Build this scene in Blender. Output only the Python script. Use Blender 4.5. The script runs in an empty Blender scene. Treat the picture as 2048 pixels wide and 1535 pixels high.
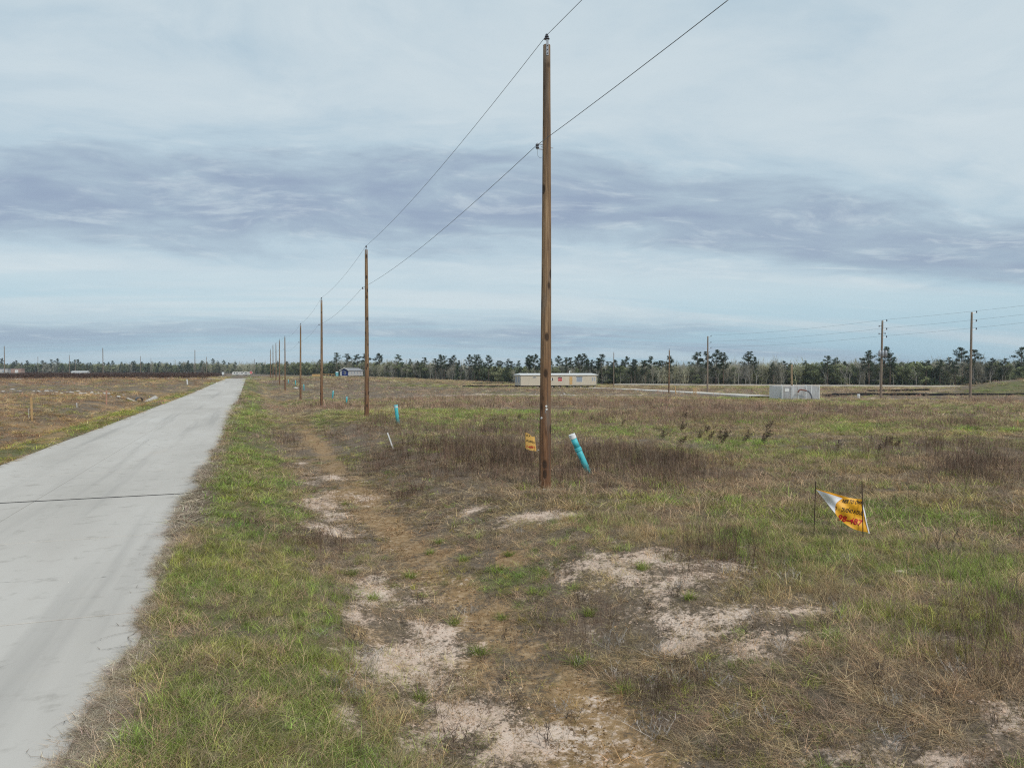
import bpy, math, random
import numpy as np
from mathutils import Vector, Matrix

# ------------------------------------------------------------------ camera
SC = bpy.context.scene
COL = SC.collection
CAM_H = 2.9
FPX, CU, CV = 1450.0, 1024.0, 767.5
YAW = math.radians(19.9)
PITCH = math.atan(24.5 / FPX)
cam_d = bpy.data.cameras.new("camera")
cam_d.sensor_width = 36.0
cam_d.lens = 36.0 * FPX / 2048.0
cam_d.clip_end = 9000.0
cam_d.clip_start = 0.1
cam = bpy.data.objects.new("camera", cam_d)
COL.objects.link(cam)
cam.location = (0, 0, CAM_H)
cam.rotation_euler = (math.pi / 2 - PITCH, 0, -YAW)
SC.camera = cam

# ------------------------------------------------------------------ view, world, sun
SC.view_settings.view_transform = 'Standard'
SC.view_settings.look = 'None'
SC.view_settings.gamma = 1.0
SC.view_settings.use_curve_mapping = False
SC.view_settings.exposure = 0.45
SC.cycles.max_bounces = 4
SC.cycles.diffuse_bounces = 3
SC.cycles.use_denoising = False
SC.cycles.filter_width = 1.15
SC.cycles.transparent_max_bounces = 8

SUN_AZ = math.radians(158.0)      # clockwise from +Y, i.e. behind the camera and to its right
SUN_EL = math.radians(46.0)
sun_d = bpy.data.lights.new("sun", 'SUN')
sun_d.energy = 1.5
sun_d.angle = math.radians(10.0)
sun_d.color = (1.0, 0.95, 0.88)
sun = bpy.data.objects.new("sun", sun_d)
COL.objects.link(sun)
sun_vec = Vector((math.sin(SUN_AZ) * math.cos(SUN_EL), math.cos(SUN_AZ) * math.cos(SUN_EL), math.sin(SUN_EL)))
sun.rotation_euler = sun_vec.to_track_quat('Z', 'Y').to_euler()
sun.location = (20, -20, 60)


class NT:
    """small node-tree helper"""
    def __init__(self, tree):
        self.t = tree
        self.n = tree.nodes
        self.n.clear()

    def add(self, typ, ins=None, **props):
        nd = self.n.new(typ)
        for k, v in props.items():
            setattr(nd, k, v)
        for k, v in (ins or {}).items():
            self.put(nd, k, v)
        return nd

    def put(self, nd, k, v):
        s = nd.inputs[k]
        if hasattr(v, 'is_output'):
            self.t.links.new(v, s)
        elif isinstance(v, bpy.types.Node):
            self.t.links.new(v.outputs[0], s)
        else:
            s.default_value = v

    def math(self, op, a, b=0.0, c=0.0, clamp=False):
        nd = self.add('ShaderNodeMath', {0: a, 1: b, 2: c}, operation=op)
        nd.use_clamp = clamp
        return nd.outputs[0]

    def noise(self, vec, scale, detail=4.0, rough=0.55, dist=0.0):
        nd = self.add('ShaderNodeTexNoise', {'Scale': scale, 'Detail': detail, 'Roughness': rough, 'Distortion': dist})
        if vec is not None:
            self.put(nd, 'Vector', vec)
        return nd.outputs[0]

    def map(self, vec, scale=(1, 1, 1), loc=(0, 0, 0), rot=(0, 0, 0)):
        return self.add('ShaderNodeMapping', {'Vector': vec, 'Scale': scale, 'Location': loc, 'Rotation': rot}).outputs[0]

    def step(self, x, lo, hi):
        nd = self.add('ShaderNodeMapRange', {'Value': x, 'From Min': lo, 'From Max': hi, 'To Min': 0.0, 'To Max': 1.0},
                      interpolation_type='SMOOTHSTEP')
        return nd.outputs[0]

    def mix(self, fac, a, b, mode='MIX'):
        nd = self.add('ShaderNodeMix', data_type='RGBA', blend_type=mode)
        self.put(nd, 0, fac)
        for i, v in ((6, a), (7, b)):
            if isinstance(v, tuple) and len(v) == 3:
                v = (*v, 1.0)
            self.put(nd, i, v)
        return nd.outputs[2]

    def ramp(self, fac, stops):
        nd = self.add('ShaderNodeValToRGB', {'Fac': fac})
        el = nd.color_ramp.elements
        while len(el) < len(stops):
            el.new(0.5)
        for e, (p, c) in zip(el, stops):
            e.position = p
            e.color = (*c, 1.0)
        return nd.outputs[0]


world = bpy.data.worlds.new("World")
SC.world = world
world.use_nodes = True
w = NT(world.node_tree)
SKY_STR = 0.1
sky = w.add('ShaderNodeTexSky', sky_type='NISHITA')
sky.sun_disc = False
sky.sun_elevation = SUN_EL
sky.sun_rotation = SUN_AZ
sky.altitude = 40.0
sky.air_density = 1.0
sky.dust_density = 1.5
tc = w.add('ShaderNodeTexCoord')
gen = tc.outputs['Generated']
sep = w.add('ShaderNodeSeparateXYZ', {0: gen})
zc = w.math('MAXIMUM', sep.outputs[2], 0.0)
den = w.math('ADD', zc, 0.12)
px_ = w.math('DIVIDE', sep.outputs[0], den)
py_ = w.math('DIVIDE', sep.outputs[1], den)
plane = w.add('ShaderNodeCombineXYZ', {0: px_, 1: py_, 2: 0.0}).outputs[0]
# the cloud deck: long rolls across the sky, in the plane of the deck
ROLL = math.radians(10.3)
rolled = w.map(plane, rot=(0, 0, ROLL))
warp = w.add('ShaderNodeVectorMath', {0: w.add('ShaderNodeTexNoise', {'Vector': rolled, 'Scale': 0.55, 'Detail': 3.0}).outputs[1],
                                      1: (0.5, 0.5, 0.5)}, operation='SUBTRACT').outputs[0]
warp = w.add('ShaderNodeVectorMath', {0: warp, 3: 1.15}, operation='SCALE').outputs[0]
wp = w.add('ShaderNodeVectorMath', {0: rolled, 1: warp}, operation='ADD').outputs[0]
wsep = w.add('ShaderNodeSeparateXYZ', {0: wp})
PERIOD = 3.1
ph = w.math('MULTIPLY', w.math('SUBTRACT', wsep.outputs[1], 2.8), 2 * math.pi / PERIOD)
roll = w.math('MULTIPLY_ADD', w.math('COSINE', ph), 0.5, 0.5)
fine = w.noise(w.map(wp, scale=(0.7, 1.0, 1.0)), 2.3, 8.0, 0.58, 0.15)
mott = w.noise(w.map(wp, scale=(0.8, 1.0, 1.0), loc=(1.3, 4.4, 0)), 4.6, 7.0, 0.58, 0.1)
broad = w.noise(w.map(rolled, scale=(0.4, 0.9, 1.0), loc=(3.1, 7.7, 0)), 1.2, 5.0, 0.55)
dark = w.math('ADD', w.math('MULTIPLY', w.math('POWER', roll, 1.7), 0.80), w.math('MULTIPLY', w.math('SUBTRACT', fine, 0.5), 0.72))
dark = w.math('ADD', dark, w.math('MULTIPLY', w.math('SUBTRACT', broad, 0.5), 1.25))
dark = w.math('ADD', dark, w.math('MULTIPLY', w.math('SUBTRACT', mott, 0.5), w.math('MULTIPLY_ADD', w.step(zc, 0.05, 0.25), 0.78, 0.12)))
dark = w.step(dark, -0.20, 1.12)
K = 0.70 / SKY_STR
cloud = w.ramp(dark, [(0.0, (0.65 , 0.75, 0.80)), (0.42, (0.52, 0.65, 0.735)), (0.70, (0.42, 0.525, 0.625)), (0.98, (0.325, 0.405, 0.535))])
# bright wisps
wisp = w.noise(w.map(wp, scale=(0.9, 1.5, 1.0), loc=(11.0, 2.0, 0)), 3.6, 9.0, 0.62, 0.2)
wisp = w.step(wisp, 0.5, 0.74)
cloud = w.mix(w.math('MULTIPLY', wisp, 0.5), cloud, (0.70, 0.79, 0.83))
# thin gaps where the blue shows, far off
gap = w.noise(w.map(rolled, scale=(0.16, 1.1, 1.0), loc=(5.0, 1.0, 0)), 1.0, 5.0, 0.6)
gap = w.step(gap, 0.46, 0.62)
gap = w.math('MULTIPLY', gap, w.step(w.math('MULTIPLY', zc, -1.0), -0.16, -0.04))
gap = w.math('MULTIPLY', gap, 0.7)
cloud = w.mix(gap, cloud, (0.40, 0.63, 0.75))
# air between here and the far deck
air = w.step(w.math('MULTIPLY', zc, -1.0), -0.10, 0.0)
cloud = w.mix(w.math('MULTIPLY', air, 0.45), cloud, (0.37, 0.53, 0.66))
cloudK = w.add('ShaderNodeVectorMath', {0: cloud, 3: K}, operation='SCALE').outputs[0]
col = w.mix(0.93, sky.outputs[0], cloudK)
bg = w.add('ShaderNodeBackground', {'Color': col, 'Strength': SKY_STR})
w.add('ShaderNodeOutputWorld', {'Surface': bg.outputs[0]})

# ------------------------------------------------------------------ pixel -> place helpers
_F = Vector((math.sin(YAW) * math.cos(PITCH), math.cos(YAW) * math.cos(PITCH), -math.sin(PITCH)))
_R = Vector((math.cos(YAW), -math.sin(YAW), 0))
_U = _R.cross(_F)


def P(u, v, d):
    """point seen at photo pixel (u, v) at camera depth d metres"""
    return Vector((0, 0, CAM_H)) + (_F + _R * ((u - CU) / FPX) + _U * ((CV - v) / FPX)) * d


def _hash(ix, iy, seed):
    n = (ix.astype(np.int64) * 374761393 + iy.astype(np.int64) * 668265263 + seed * 974634777) & 0xffffffff
    n = ((n ^ (n >> 13)) * 1274126177) & 0xffffffff
    return ((n ^ (n >> 16)) & 0xffff) / 65535.0


def vnoise(x, y, seed=0):
    x = np.asarray(x, float); y = np.asarray(y, float)
    ix = np.floor(x); iy = np.floor(y)
    fx = x - ix; fy = y - iy
    fx = fx * fx * (3 - 2 * fx); fy = fy * fy * (3 - 2 * fy)
    a = _hash(ix, iy, seed); b = _hash(ix + 1, iy, seed)
    c = _hash(ix, iy + 1, seed); d = _hash(ix + 1, iy + 1, seed)
    return (a * (1 - fx) + b * fx) * (1 - fy) + (c * (1 - fx) + d * fx) * fy


def fbm(x, y, seed=0, oct=4):
    s = 0; a = 0.5; t = 0
    for i in range(oct):
        s = s + a * vnoise(x * 2 ** i + 17.3 * i, y * 2 ** i - 9.1 * i, seed + i); t += a; a *= 0.5
    return s / t


def sst(x, lo, hi):
    t = np.clip((np.asarray(x, float) - lo) / (hi - lo), 0, 1)
    return t * t * (3 - 2 * t)


ROAD_L, ROAD_R, ROAD_END = -7.28, -1.05, 252.0


def road_z(y):
    return 0.55 * sst(y, 80, 250)


MOUND = P(2085, 780, 150)


def terrain(x, y):
    x = np.asarray(x, float); y = np.asarray(y, float)
    r = np.sqrt(x * x + y * y) + 1e-6
    right = sst(x / r, 0.11, 0.40) * sst(y, -40, 10)
    z = -np.minimum(0.0086 * np.maximum(0, r - 12), 2.45) * right
    z = z + road_z(y) * (1 - right)
    z = z + 0.9 * sst(r, 350, 900) * (1 - right)
    # the swale to the right of the road
    d = 0.5 * (1 - 0.35 * sst(y, 120, 240))
    e = (fbm(y * 0.13, y * 0 + 3.0, 5, 2) - 0.5) * 1.3
    prof = sst(x, -0.7, 1.9) * (1 - sst(x + e, 3.0, 6.2))
    z = z - d * prof * (1 - sst(y, 235, 250))
    # the swale to the left
    profl = sst(-x, 8.4, 10.2) * (1 - sst(-x, 11.2, 13.6))
    z = z - 0.42 * profl * (1 - sst(y, 235, 250))
    z = z + 0.18 * sst(-x, 12.0, 15.5)
    # uneven ground
    off = np.maximum(sst(x, -1.0, 2.5), sst(-x, 7.5, 10.5))
    z = z + off * (0.22 * (fbm(x * 0.14, y * 0.14, 11, 4) - 0.5) + 0.075 * (fbm(x * 1.1, y * 1.1, 23, 3) - 0.5))
    # spoil heap grown over with grass
    dx = (x - MOUND.x); dy = (y - MOUND.y)
    z = z + 3.0 * np.exp(-((dx / 17.0) ** 2 + (dy / 13.0) ** 2)) * (0.85 + 0.3 * fbm(x * .2, y * .2, 4, 2))
    z = z - 1.3 * sst(x, 0.5, 5.5) * (1 - sst(x / r, 0.13, 0.36)) * sst(y, 45, 100) * (1 - sst(y, 150, 220))
    # bed under the concrete
    xe = ROAD_R - 0.02 - 0.21 * sst(fbm(y * 0.5, y * 0, 61, 3), 0.3, 0.72) * (1 - .6 * sst(y, 14, 40)) * (1 - sst(y, 60, 120))
    z = z + 0.022 * sst(x, xe - .1, xe) * (1 - sst(x, ROAD_R + .1, ROAD_R + .5))
    under = sst(x, ROAD_L - .12, ROAD_L + .05) * (1 - sst(x, xe - .16, xe)) * (1 - sst(y, 251, 252))
    z = z - 0.06 * under
    return z


def tz(x, y):
    return float(terrain(x, y))


def gp(u, v):
    """ground point seen at photo pixel (u, v)"""
    ds = np.concatenate([np.arange(3, 60, 0.05), np.geomspace(60, 1500, 3000)])
    o = P(u, v, 0.0); q = P(u, v, 1.0) - o
    xs = o.x + q.x * ds; ys = o.y + q.y * ds; zs = o.z + q.z * ds
    k = np.argmax(zs < terrain(xs, ys))
    if k == 0:
        k = len(ds) - 1
    return Vector((xs[k], ys[k], terrain(xs[k], ys[k]))), ds[k]


def at_depth(u, d):
    p = P(u, 743, d)
    return Vector((p.x, p.y, tz(p.x, p.y)))


# ------------------------------------------------------------------ mesh helpers
class MB:
    def __init__(self):
        self.v = []; self.f = []; self.m = []

    def face(self, *idx, m=0):
        self.f.append(tuple(idx)); self.m.append(m)

    def box(self, lo, hi, m=0, T=None):
        x0, y0, z0 = lo; x1, y1, z1 = hi
        b = len(self.v)
        pts = [(x0, y0, z0), (x1, y0, z0), (x1, y1, z0), (x0, y1, z0), (x0, y0, z1), (x1, y0, z1), (x1, y1, z1), (x0, y1, z1)]
        if T is not None:
            pts = [tuple(T @ Vector(p)) for p in pts]
        self.v += pts
        for q in ((0, 3, 2, 1), (4, 5, 6, 7), (0, 1, 5, 4), (1, 2, 6, 5), (2, 3, 7, 6), (3, 0, 4, 7)):
            self.face(*[b + i for i in q], m=m)
        return self

    def tube(self, pts, rad, n=8, m=0, caps=True):
        pts = [Vector(p) for p in pts]
        if not hasattr(rad, '__len__'):
            rad = [rad] * len(pts)
        b = len(self.v)
        for i, p in enumerate(pts):
            t = (pts[min(i + 1, len(pts) - 1)] - pts[max(i - 1, 0)]).normalized()
            a = Vector((1, 0, 0)) if abs(t.x) < 0.8 else Vector((0, 1, 0))
            s = (a - t * a.dot(t)).normalized(); c = t.cross(s)
            for k in range(n):
                th = 2 * math.pi * k / n
                self.v.append(tuple(p + (s * math.cos(th) + c * math.sin(th)) * rad[i]))
        for i in range(len(pts) - 1):
            for k in range(n):
                k2 = (k + 1) % n
                self.face(b + i * n + k, b + i * n + k2, b + (i + 1) * n + k2, b + (i + 1) * n + k, m=m)
        if caps:
            self.face(*[b + k for k in reversed(range(n))], m=m)
            e = b + (len(pts) - 1) * n
            self.face(*[e + k for k in range(n)], m=m)
        return self

    def lathe(self, prof, n=12, m=0, T=None):
        """prof: list of (r, z)"""
        b = len(self.v)
        for r, z in prof:
            for k in range(n):
                th = 2 * math.pi * k / n
                p = Vector((r * math.cos(th), r * math.sin(th), z))
                self.v.append(tuple(T @ p if T is not None else p))
        for i in range(len(prof) - 1):
            for k in range(n):
                k2 = (k + 1) % n
                self.face(b + i * n + k, b + i * n + k2, b + (i + 1) * n + k2, b + (i + 1) * n + k, m=m)
        self.face(*[b + k for k in reversed(range(n))], m=m)
        e = b + (len(prof) - 1) * n
        self.face(*[e + k for k in range(n)], m=m)
        return self

    def mesh(self, name, mats, smooth=False):
        me = bpy.data.meshes.new(name)
        me.from_pydata([tuple(p) for p in self.v], [], self.f)
        for mm in (mats if isinstance(mats, (list, tuple)) else [mats]):
            me.materials.append(mm)
        if any(self.m):
            me.polygons.foreach_set('material_index', self.m)
        if smooth:
            me.polygons.foreach_set('use_smooth', [True] * len(me.polygons))
        me.update()
        return me

    def build(self, name, mats, parent=None, smooth=False):
        return put(name, self.mesh(name, mats, smooth), parent)


def put(name, me, parent=None, loc=None):
    o = bpy.data.objects.new(name, me)
    COL.objects.link(o)
    if parent is not None:
        o.parent = parent
    if loc is not None:
        o.location = loc
    return o


def tag(o, label=None, cat=None, group=None, kind=None):
    if label: o["label"] = label
    if cat: o["category"] = cat
    if group: o["group"] = group
    if kind: o["kind"] = kind
    return o


def empty(name, loc, rz=0.0):
    o = bpy.data.objects.new(name, None)
    COL.objects.link(o)
    o.location = loc
    o.rotation_euler = (0, 0, rz)
    o.empty_display_size = 0.2
    return o


def copy_tree(o, parent=None):
    c = o.copy()
    COL.objects.link(c)
    if parent is not None:
        c.parent = parent
    for ch in list(o.children):
        copy_tree(ch, c)
    return c


# ------------------------------------------------------------------ materials
def new_mat(name):
    m = bpy.data.materials.new(name)
    m.use_nodes = True
    return m, NT(m.node_tree)


def finish(t, color, rough=0.8, metal=0.0, bump=None, bstr=0.3, bdist=0.02, spec=0.3):
    b = t.add('ShaderNodeBsdfPrincipled', {'Roughness': rough, 'Metallic': metal, 'Specular IOR Level': spec})
    if isinstance(color, tuple):
        color = (*color[:3], 1.0)
    t.put(b, 'Base Color', color)
    if bump is not None:
        bn = t.add('ShaderNodeBump', {'Height': bump, 'Strength': bstr, 'Distance': bdist})
        t.put(b, 'Normal', bn.outputs[0])
    t.add('ShaderNodeOutputMaterial', {'Surface': b.outputs[0]})


def plain(name, c, rough=0.7, metal=0.0, var=0.18, scale=3.0, spec=0.3):
    """painted / plastic / metal surface with slight uneven dirt"""
    m, t = new_mat(name)
    oc = t.add('ShaderNodeTexCoord').outputs['Object']
    n = t.noise(oc, scale, 6.0, 0.65)
    lo = tuple(x * (1 - var) for x in c); hi = tuple(min(1, x * (1 + var * .6)) for x in c)
    col = t.ramp(n, [(0.3, lo), (0.7, hi)])
    finish(t, col, rough, metal, bump=n, bstr=0.05, spec=spec)
    return m


def ground_material():
    m, t = new_mat("ground_soil")
    geo = t.add('ShaderNodeNewGeometry').outputs['Position']
    at = t.add('ShaderNodeAttribute', attribute_name='cover')
    sep = t.add('ShaderNodeSeparateColor', {0: at.outputs['Color']})
    sand, orange, green = sep.outputs[0], sep.outputs[1], sep.outputs[2]
    purple = at.outputs['Alpha']
    n1 = t.noise(geo, 1.3, 8.0, 0.62)
    n2 = t.noise(geo, 9.0, 6.0, 0.65)
    n3 = t.noise(geo, 55.0, 4.0, 0.7)
    nb = t.noise(t.map(geo, scale=(0.05, 0.05, 0.05)), 1.0, 6.0, 0.6)
    n4 = t.noise(geo, 24.0, 5.0, 0.7)
    brk = t.math('ADD', t.math('MULTIPLY', t.math('SUBTRACT', n2, 0.5), 1.3), t.math('MULTIPLY', t.math('SUBTRACT', n1, 0.5), 1.5))
    brk = t.math('ADD', brk, t.math('MULTIPLY', t.math('SUBTRACT', n4, 0.5), 1.3))
    thatch = t.ramp(n2, [(0.25, (0.11, 0.085, 0.062)), (0.55, (0.21, 0.165, 0.12)), (0.8, (0.33, 0.265, 0.195))])
    grn = t.ramp(n1, [(0.3, (0.12, 0.125, 0.055)), (0.7, (0.20, 0.185, 0.085))])
    col = t.mix(t.step(t.math('ADD', green, brk), 0.3, 0.8), thatch, grn)
    pur = t.ramp(n2, [(0.3, (0.15, 0.11, 0.082)), (0.7, (0.27, 0.205, 0.15))])
    col = t.mix(t.step(t.math('ADD', purple, brk), 0.3, 0.8), col, pur)
    org = t.ramp(n2, [(0.25, (0.22, 0.138, 0.068)), (0.5, (0.37, 0.24, 0.12)), (0.75, (0.54, 0.40, 0.255))])
    col = t.mix(t.step(t.math('ADD', orange, brk), 0.3, 0.7), col, org)
    snd = t.ramp(n1, [(0.25, (0.56, 0.40, 0.29)), (0.5, (0.76, 0.585, 0.46)), (0.75, (0.85, 0.70, 0.575))])
    snd = t.mix(t.step(n3, 0.62, 0.75), snd, (0.30, 0.22, 0.16))
    col = t.mix(t.step(t.math('ADD', sand, brk), 0.30, 0.66), col, snd)
    col = t.mix(t.math('MULTIPLY', t.step(nb, 0.4, 0.65), 0.25), col, (0.17, 0.125, 0.10))
    h = t.math('ADD', n2, t.math('MULTIPLY', n3, 0.5))
    finish(t, col, 0.95, bump=h, bstr=0.8, bdist=0.03, spec=0.1)
    return m


def concrete_material(name="road_concrete", tintc=(1, 1, 1)):
    m, t = new_mat(name)
    geo = t.add('ShaderNodeNewGeometry').outputs['Position']
    broad = t.noise(t.map(geo, scale=(0.30, 0.075, 1)), 1.0, 5.0, 0.6)
    tyre = t.noise(t.map(geo, scale=(1.1, 0.035, 1)), 1.0, 4.0, 0.55)
    mid = t.noise(geo, 2.2, 7.0, 0.65)
    fine = t.noise(geo, 45.0, 5.0, 0.7)
    broom = t.noise(t.map(geo, scale=(1.2, 60.0, 1)), 1.0, 3.0, 0.6)
    col = t.ramp(broad, [(0.28, (0.44, 0.41, 0.365)), (0.5, (0.53, 0.495, 0.445)), (0.72, (0.60, 0.57, 0.52))])
    col = t.mix(t.math('MULTIPLY', t.step(tyre, 0.52, 0.7), 0.6), col, (0.35, 0.33, 0.30))
    col = t.mix(t.math('MULTIPLY', t.step(mid, 0.56, 0.74), 0.35), col, (0.50, 0.455, 0.39))
    col = t.mix(t.math('MULTIPLY', t.step(mid, 0.46, 0.30), 0.55), col, (0.33, 0.305, 0.265))
    col = t.mix(t.math('MULTIPLY', t.step(fine, 0.6, 0.72), 0.3), col, (0.27, 0.255, 0.235))
    orange = t.noise(t.map(geo, scale=(0.5, 0.18, 1), loc=(4, 9, 0)), 1.0, 6.0, 0.65)
    col = t.mix(t.math('MULTIPLY', t.step(orange, 0.6, 0.75), 0.3), col, (0.50, 0.41, 0.31))
    vor = t.add('ShaderNodeTexVoronoi', {'Vector': geo, 'Scale': 0.8}, feature='F1')
    spot = t.step(t.math('MULTIPLY', vor.outputs[0], -1.0), -0.035, -0.015)
    col = t.mix(t.math('MULTIPLY', spot, 0.5), col, (0.14, 0.13, 0.12))
    col = t.mix(1.0, col, (*tintc, 1.0), 'MULTIPLY')
    ed = t.add('ShaderNodeTexVoronoi', {'Vector': t.add('ShaderNodeVectorMath', {0: geo, 1: t.add('ShaderNodeTexNoise', {'Vector': geo, 'Scale': 0.9, 'Detail': 5.0}).outputs[1]}, operation='ADD').outputs[0], 'Scale': 0.30}, feature='DISTANCE_TO_EDGE')
    hair = t.math('MULTIPLY', t.step(t.math('MULTIPLY', ed.outputs[0], -1.0), -0.0035, -0.001), t.step(broad, 0.5, 0.6))
    col = t.mix(t.math('MULTIPLY', hair, 0.6), col, (0.16, 0.15, 0.135))
    h = t.math('ADD', t.math('MULTIPLY', broom, 0.5), fine)
    finish(t, col, 0.85, bump=h, bstr=0.25, bdist=0.004, spec=0.25)
    return m


def wood_pole_material(name, hgt=11.0, grey=0.0):
    m, t = new_mat(name)
    tcn = t.add('ShaderNodeTexCoord').outputs['Object']
    rnd = t.add('ShaderNodeObjectInfo').outputs['Random']
    off = t.add('ShaderNodeCombineXYZ', {2: t.math('MULTIPLY', rnd, 37.0)}).outputs[0]
    oc = t.add('ShaderNodeVectorMath', {0: tcn, 1: off}, operation='ADD').outputs[0]
    grain = t.noise(t.map(oc, scale=(26, 26, 1.1)), 1.0, 6.0, 0.65, 0.3)
    streak = t.noise(t.map(oc, scale=(8, 8, 0.35)), 1.0, 5.0, 0.6)
    patch = t.noise(t.map(oc, scale=(3.5, 3.5, 0.8)), 1.0, 4.0, 0.6)
    z = t.add('ShaderNodeSeparateXYZ', {0: tcn}).outputs[2]
    zz = t.math('DIVIDE', z, hgt)
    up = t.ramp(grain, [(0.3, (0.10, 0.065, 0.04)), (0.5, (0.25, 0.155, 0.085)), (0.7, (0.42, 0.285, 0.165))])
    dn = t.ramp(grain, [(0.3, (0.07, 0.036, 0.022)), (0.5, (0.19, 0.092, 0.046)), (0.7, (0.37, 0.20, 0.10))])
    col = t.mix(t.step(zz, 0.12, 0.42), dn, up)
    col = t.mix(t.math('MULTIPLY', t.step(streak, 0.50, 0.66), 0.75), col, (0.095, 0.07, 0.055))
    col = t.mix(t.math('MULTIPLY', t.step(patch, 0.55, 0.7), 0.6), col, (0.20, 0.16, 0.125))
    vor = t.add('ShaderNodeTexVoronoi', {'Vector': t.map(oc, scale=(4.2, 4.2, 1.9)), 'Scale': 1.0, 'Randomness': 1.0}, feature='F1')
    knot = t.step(t.math('MULTIPLY', vor.outputs[0], -1.0), -0.30, -0.17)
    col = t.mix(t.math('MULTIPLY', knot, 0.9), col, (0.035, 0.02, 0.013))
    crack = t.step(t.noise(t.map(oc, scale=(34, 34, 0.28)), 1.0, 2.0, 0.5), 0.66, 0.72)
    col = t.mix(t.math('MULTIPLY', crack, 0.8), col, (0.03, 0.02, 0.015))
    if grey:
        col = t.mix(grey, col, (0.27, 0.235, 0.195))
    finish(t, col, 0.85, bump=t.math('SUBTRACT', grain, t.math('MULTIPLY', knot, 0.6)), bstr=0.7, bdist=0.012, spec=0.2)
    return m


def foliage_material(name, base=None, trans=0.25, straw=(0.46, 0.375, 0.265)):
    """blades and leaves; the plant's own colour comes with each plant, its blades vary"""
    m, t = new_mat(name)
    if base is None:
        tint = t.add('ShaderNodeAttribute', attribute_name='tint', attribute_type='INSTANCER').outputs['Color']
    else:
        rnd = t.add('ShaderNodeObjectInfo').outputs['Random']
        tint = t.mix(rnd, tuple(c * 0.75 for c in base), tuple(c * 1.3 for c in base))
    var = t.add('ShaderNodeAttribute', attribute_name='var').outputs['Fac']
    st = t.add('ShaderNodeAttribute', attribute_name='straw').outputs['Fac']
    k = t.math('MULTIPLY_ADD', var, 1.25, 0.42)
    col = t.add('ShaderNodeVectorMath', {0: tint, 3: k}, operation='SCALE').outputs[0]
    col = t.mix(t.math('MULTIPLY', st, 0.6), col, straw)
    d = t.add('ShaderNodeBsdfDiffuse', {'Color': col})
    tr = t.add('ShaderNodeBsdfTranslucent', {'Color': col})
    mx = t.add('ShaderNodeMixShader', {0: trans, 1: d.outputs[0], 2: tr.outputs[0]})
    t.add('ShaderNodeOutputMaterial', {'Surface': mx.outputs[0]})
    return m


def bark_material(name, c):
    m, t = new_mat(name)
    oc = t.add('ShaderNodeTexCoord').outputs['Object']
    n = t.noise(t.map(oc, scale=(3, 3, 0.8)), 1.0, 5.0, 0.65)
    col = t.ramp(n, [(0.3, tuple(x * 0.65 for x in c)), (0.7, tuple(x * 1.25 for x in c))])
    finish(t, col, 0.95, bump=n, bstr=0.4, spec=0.1)
    return m


M = {}
M['ground'] = ground_material()
M['concrete'] = concrete_material()
M['joint'] = plain("joint_tar", (0.03, 0.028, 0.027), 0.9)
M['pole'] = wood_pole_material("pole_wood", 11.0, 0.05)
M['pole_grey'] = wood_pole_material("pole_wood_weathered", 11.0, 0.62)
M['pole_tan'] = bark_material("pole_tan_wood", (0.40, 0.29, 0.18))
M['steel'] = plain("galvanised_steel", (0.42, 0.43, 0.45), 0.45, 0.7)
M['darksteel'] = plain("dark_steel", (0.09, 0.09, 0.10), 0.5, 0.6)
M['porcelain'] = plain("insulator_grey", (0.09, 0.095, 0.12), 0.25, 0.0, spec=0.5)
M['wire'] = plain("wire_aluminium", (0.16, 0.17, 0.18), 0.55, 0.3)
M['wire_far'] = plain("wire_weathered", (0.22, 0.23, 0.24), 0.6, 0.2)
M['white'] = plain("white_paint", (0.78, 0.78, 0.76), 0.6)
M['teal'] = plain("teal_pvc", (0.09, 0.55, 0.61), 0.45, 0.0, 0.12, 4.0, 0.4)
M['cap'] = plain("white_pvc", (0.80, 0.82, 0.81), 0.45, 0.0, 0.08)
M['rebar'] = plain("rusty_rebar", (0.075, 0.05, 0.038), 0.9, 0.2)
M['yellow'] = plain("banner_yellow", (0.84, 0.42, 0.03), 0.5, 0.0, 0.06, 3.0, 0.35)
M['banner_back'] = plain("banner_back_white", (0.90, 0.89, 0.92), 0.55, 0.0, 0.10, 9.0)
M['ink'] = plain("ink_black", (0.02, 0.022, 0.03), 0.6)
M['ink_red'] = plain("ink_red", (0.52, 0.018, 0.022), 0.55)
M['ink_maroon'] = plain("ink_dark_red", (0.20, 0.008, 0.012), 0.55)
M['lath'] = plain("survey_lath_wood", (0.55, 0.36, 0.17), 0.8, 0.0, 0.25, 9.0)
M['grass'] = foliage_material("grass_blades")
M['pine'] = foliage_material("pine_needles", (0.075, 0.10, 0.058), 0.3, (0.07, 0.08, 0.04))
M['wood_leaf'] = foliage_material("thicket_foliage", None, 0.35, (0.22, 0.19, 0.15))
M['pine_bark'] = bark_material("pine_bark", (0.17, 0.125, 0.10))
M['pale_bark'] = bark_material("pale_bark", (0.40, 0.37, 0.33))
M['twig'] = bark_material("twigs_grey", (0.24, 0.215, 0.19))
M['weed'] = foliage_material("dead_weed", (0.078, 0.056, 0.045), 0.1, (0.12, 0.09, 0.06))
M['rubble'] = plain("broken_concrete", (0.55, 0.51, 0.46), 0.95, 0.0, 0.3, 5.0)

# ------------------------------------------------------------------ ground cover: what grows where (places in metres on the ground)
def ellipses(rows):
    """(u, v, ru, rv) read off the photograph -> patches on the ground: centre, two half axes"""
    out = []
    for u, v, ru, rv in rows:
        c, d = gp(u, v)
        a = P(u + ru, v, d) - P(u, v, d)
        n, _ = gp(u, v + rv); f, _ = gp(u, max(v - rv, 746.5))
        b = (f - n) * 0.5
        m = (f + n) * 0.5
        out.append((m.x * .5 + c.x * .5, m.y * .5 + c.y * .5, a.x, a.y, b.x, b.y))
    return out


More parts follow.
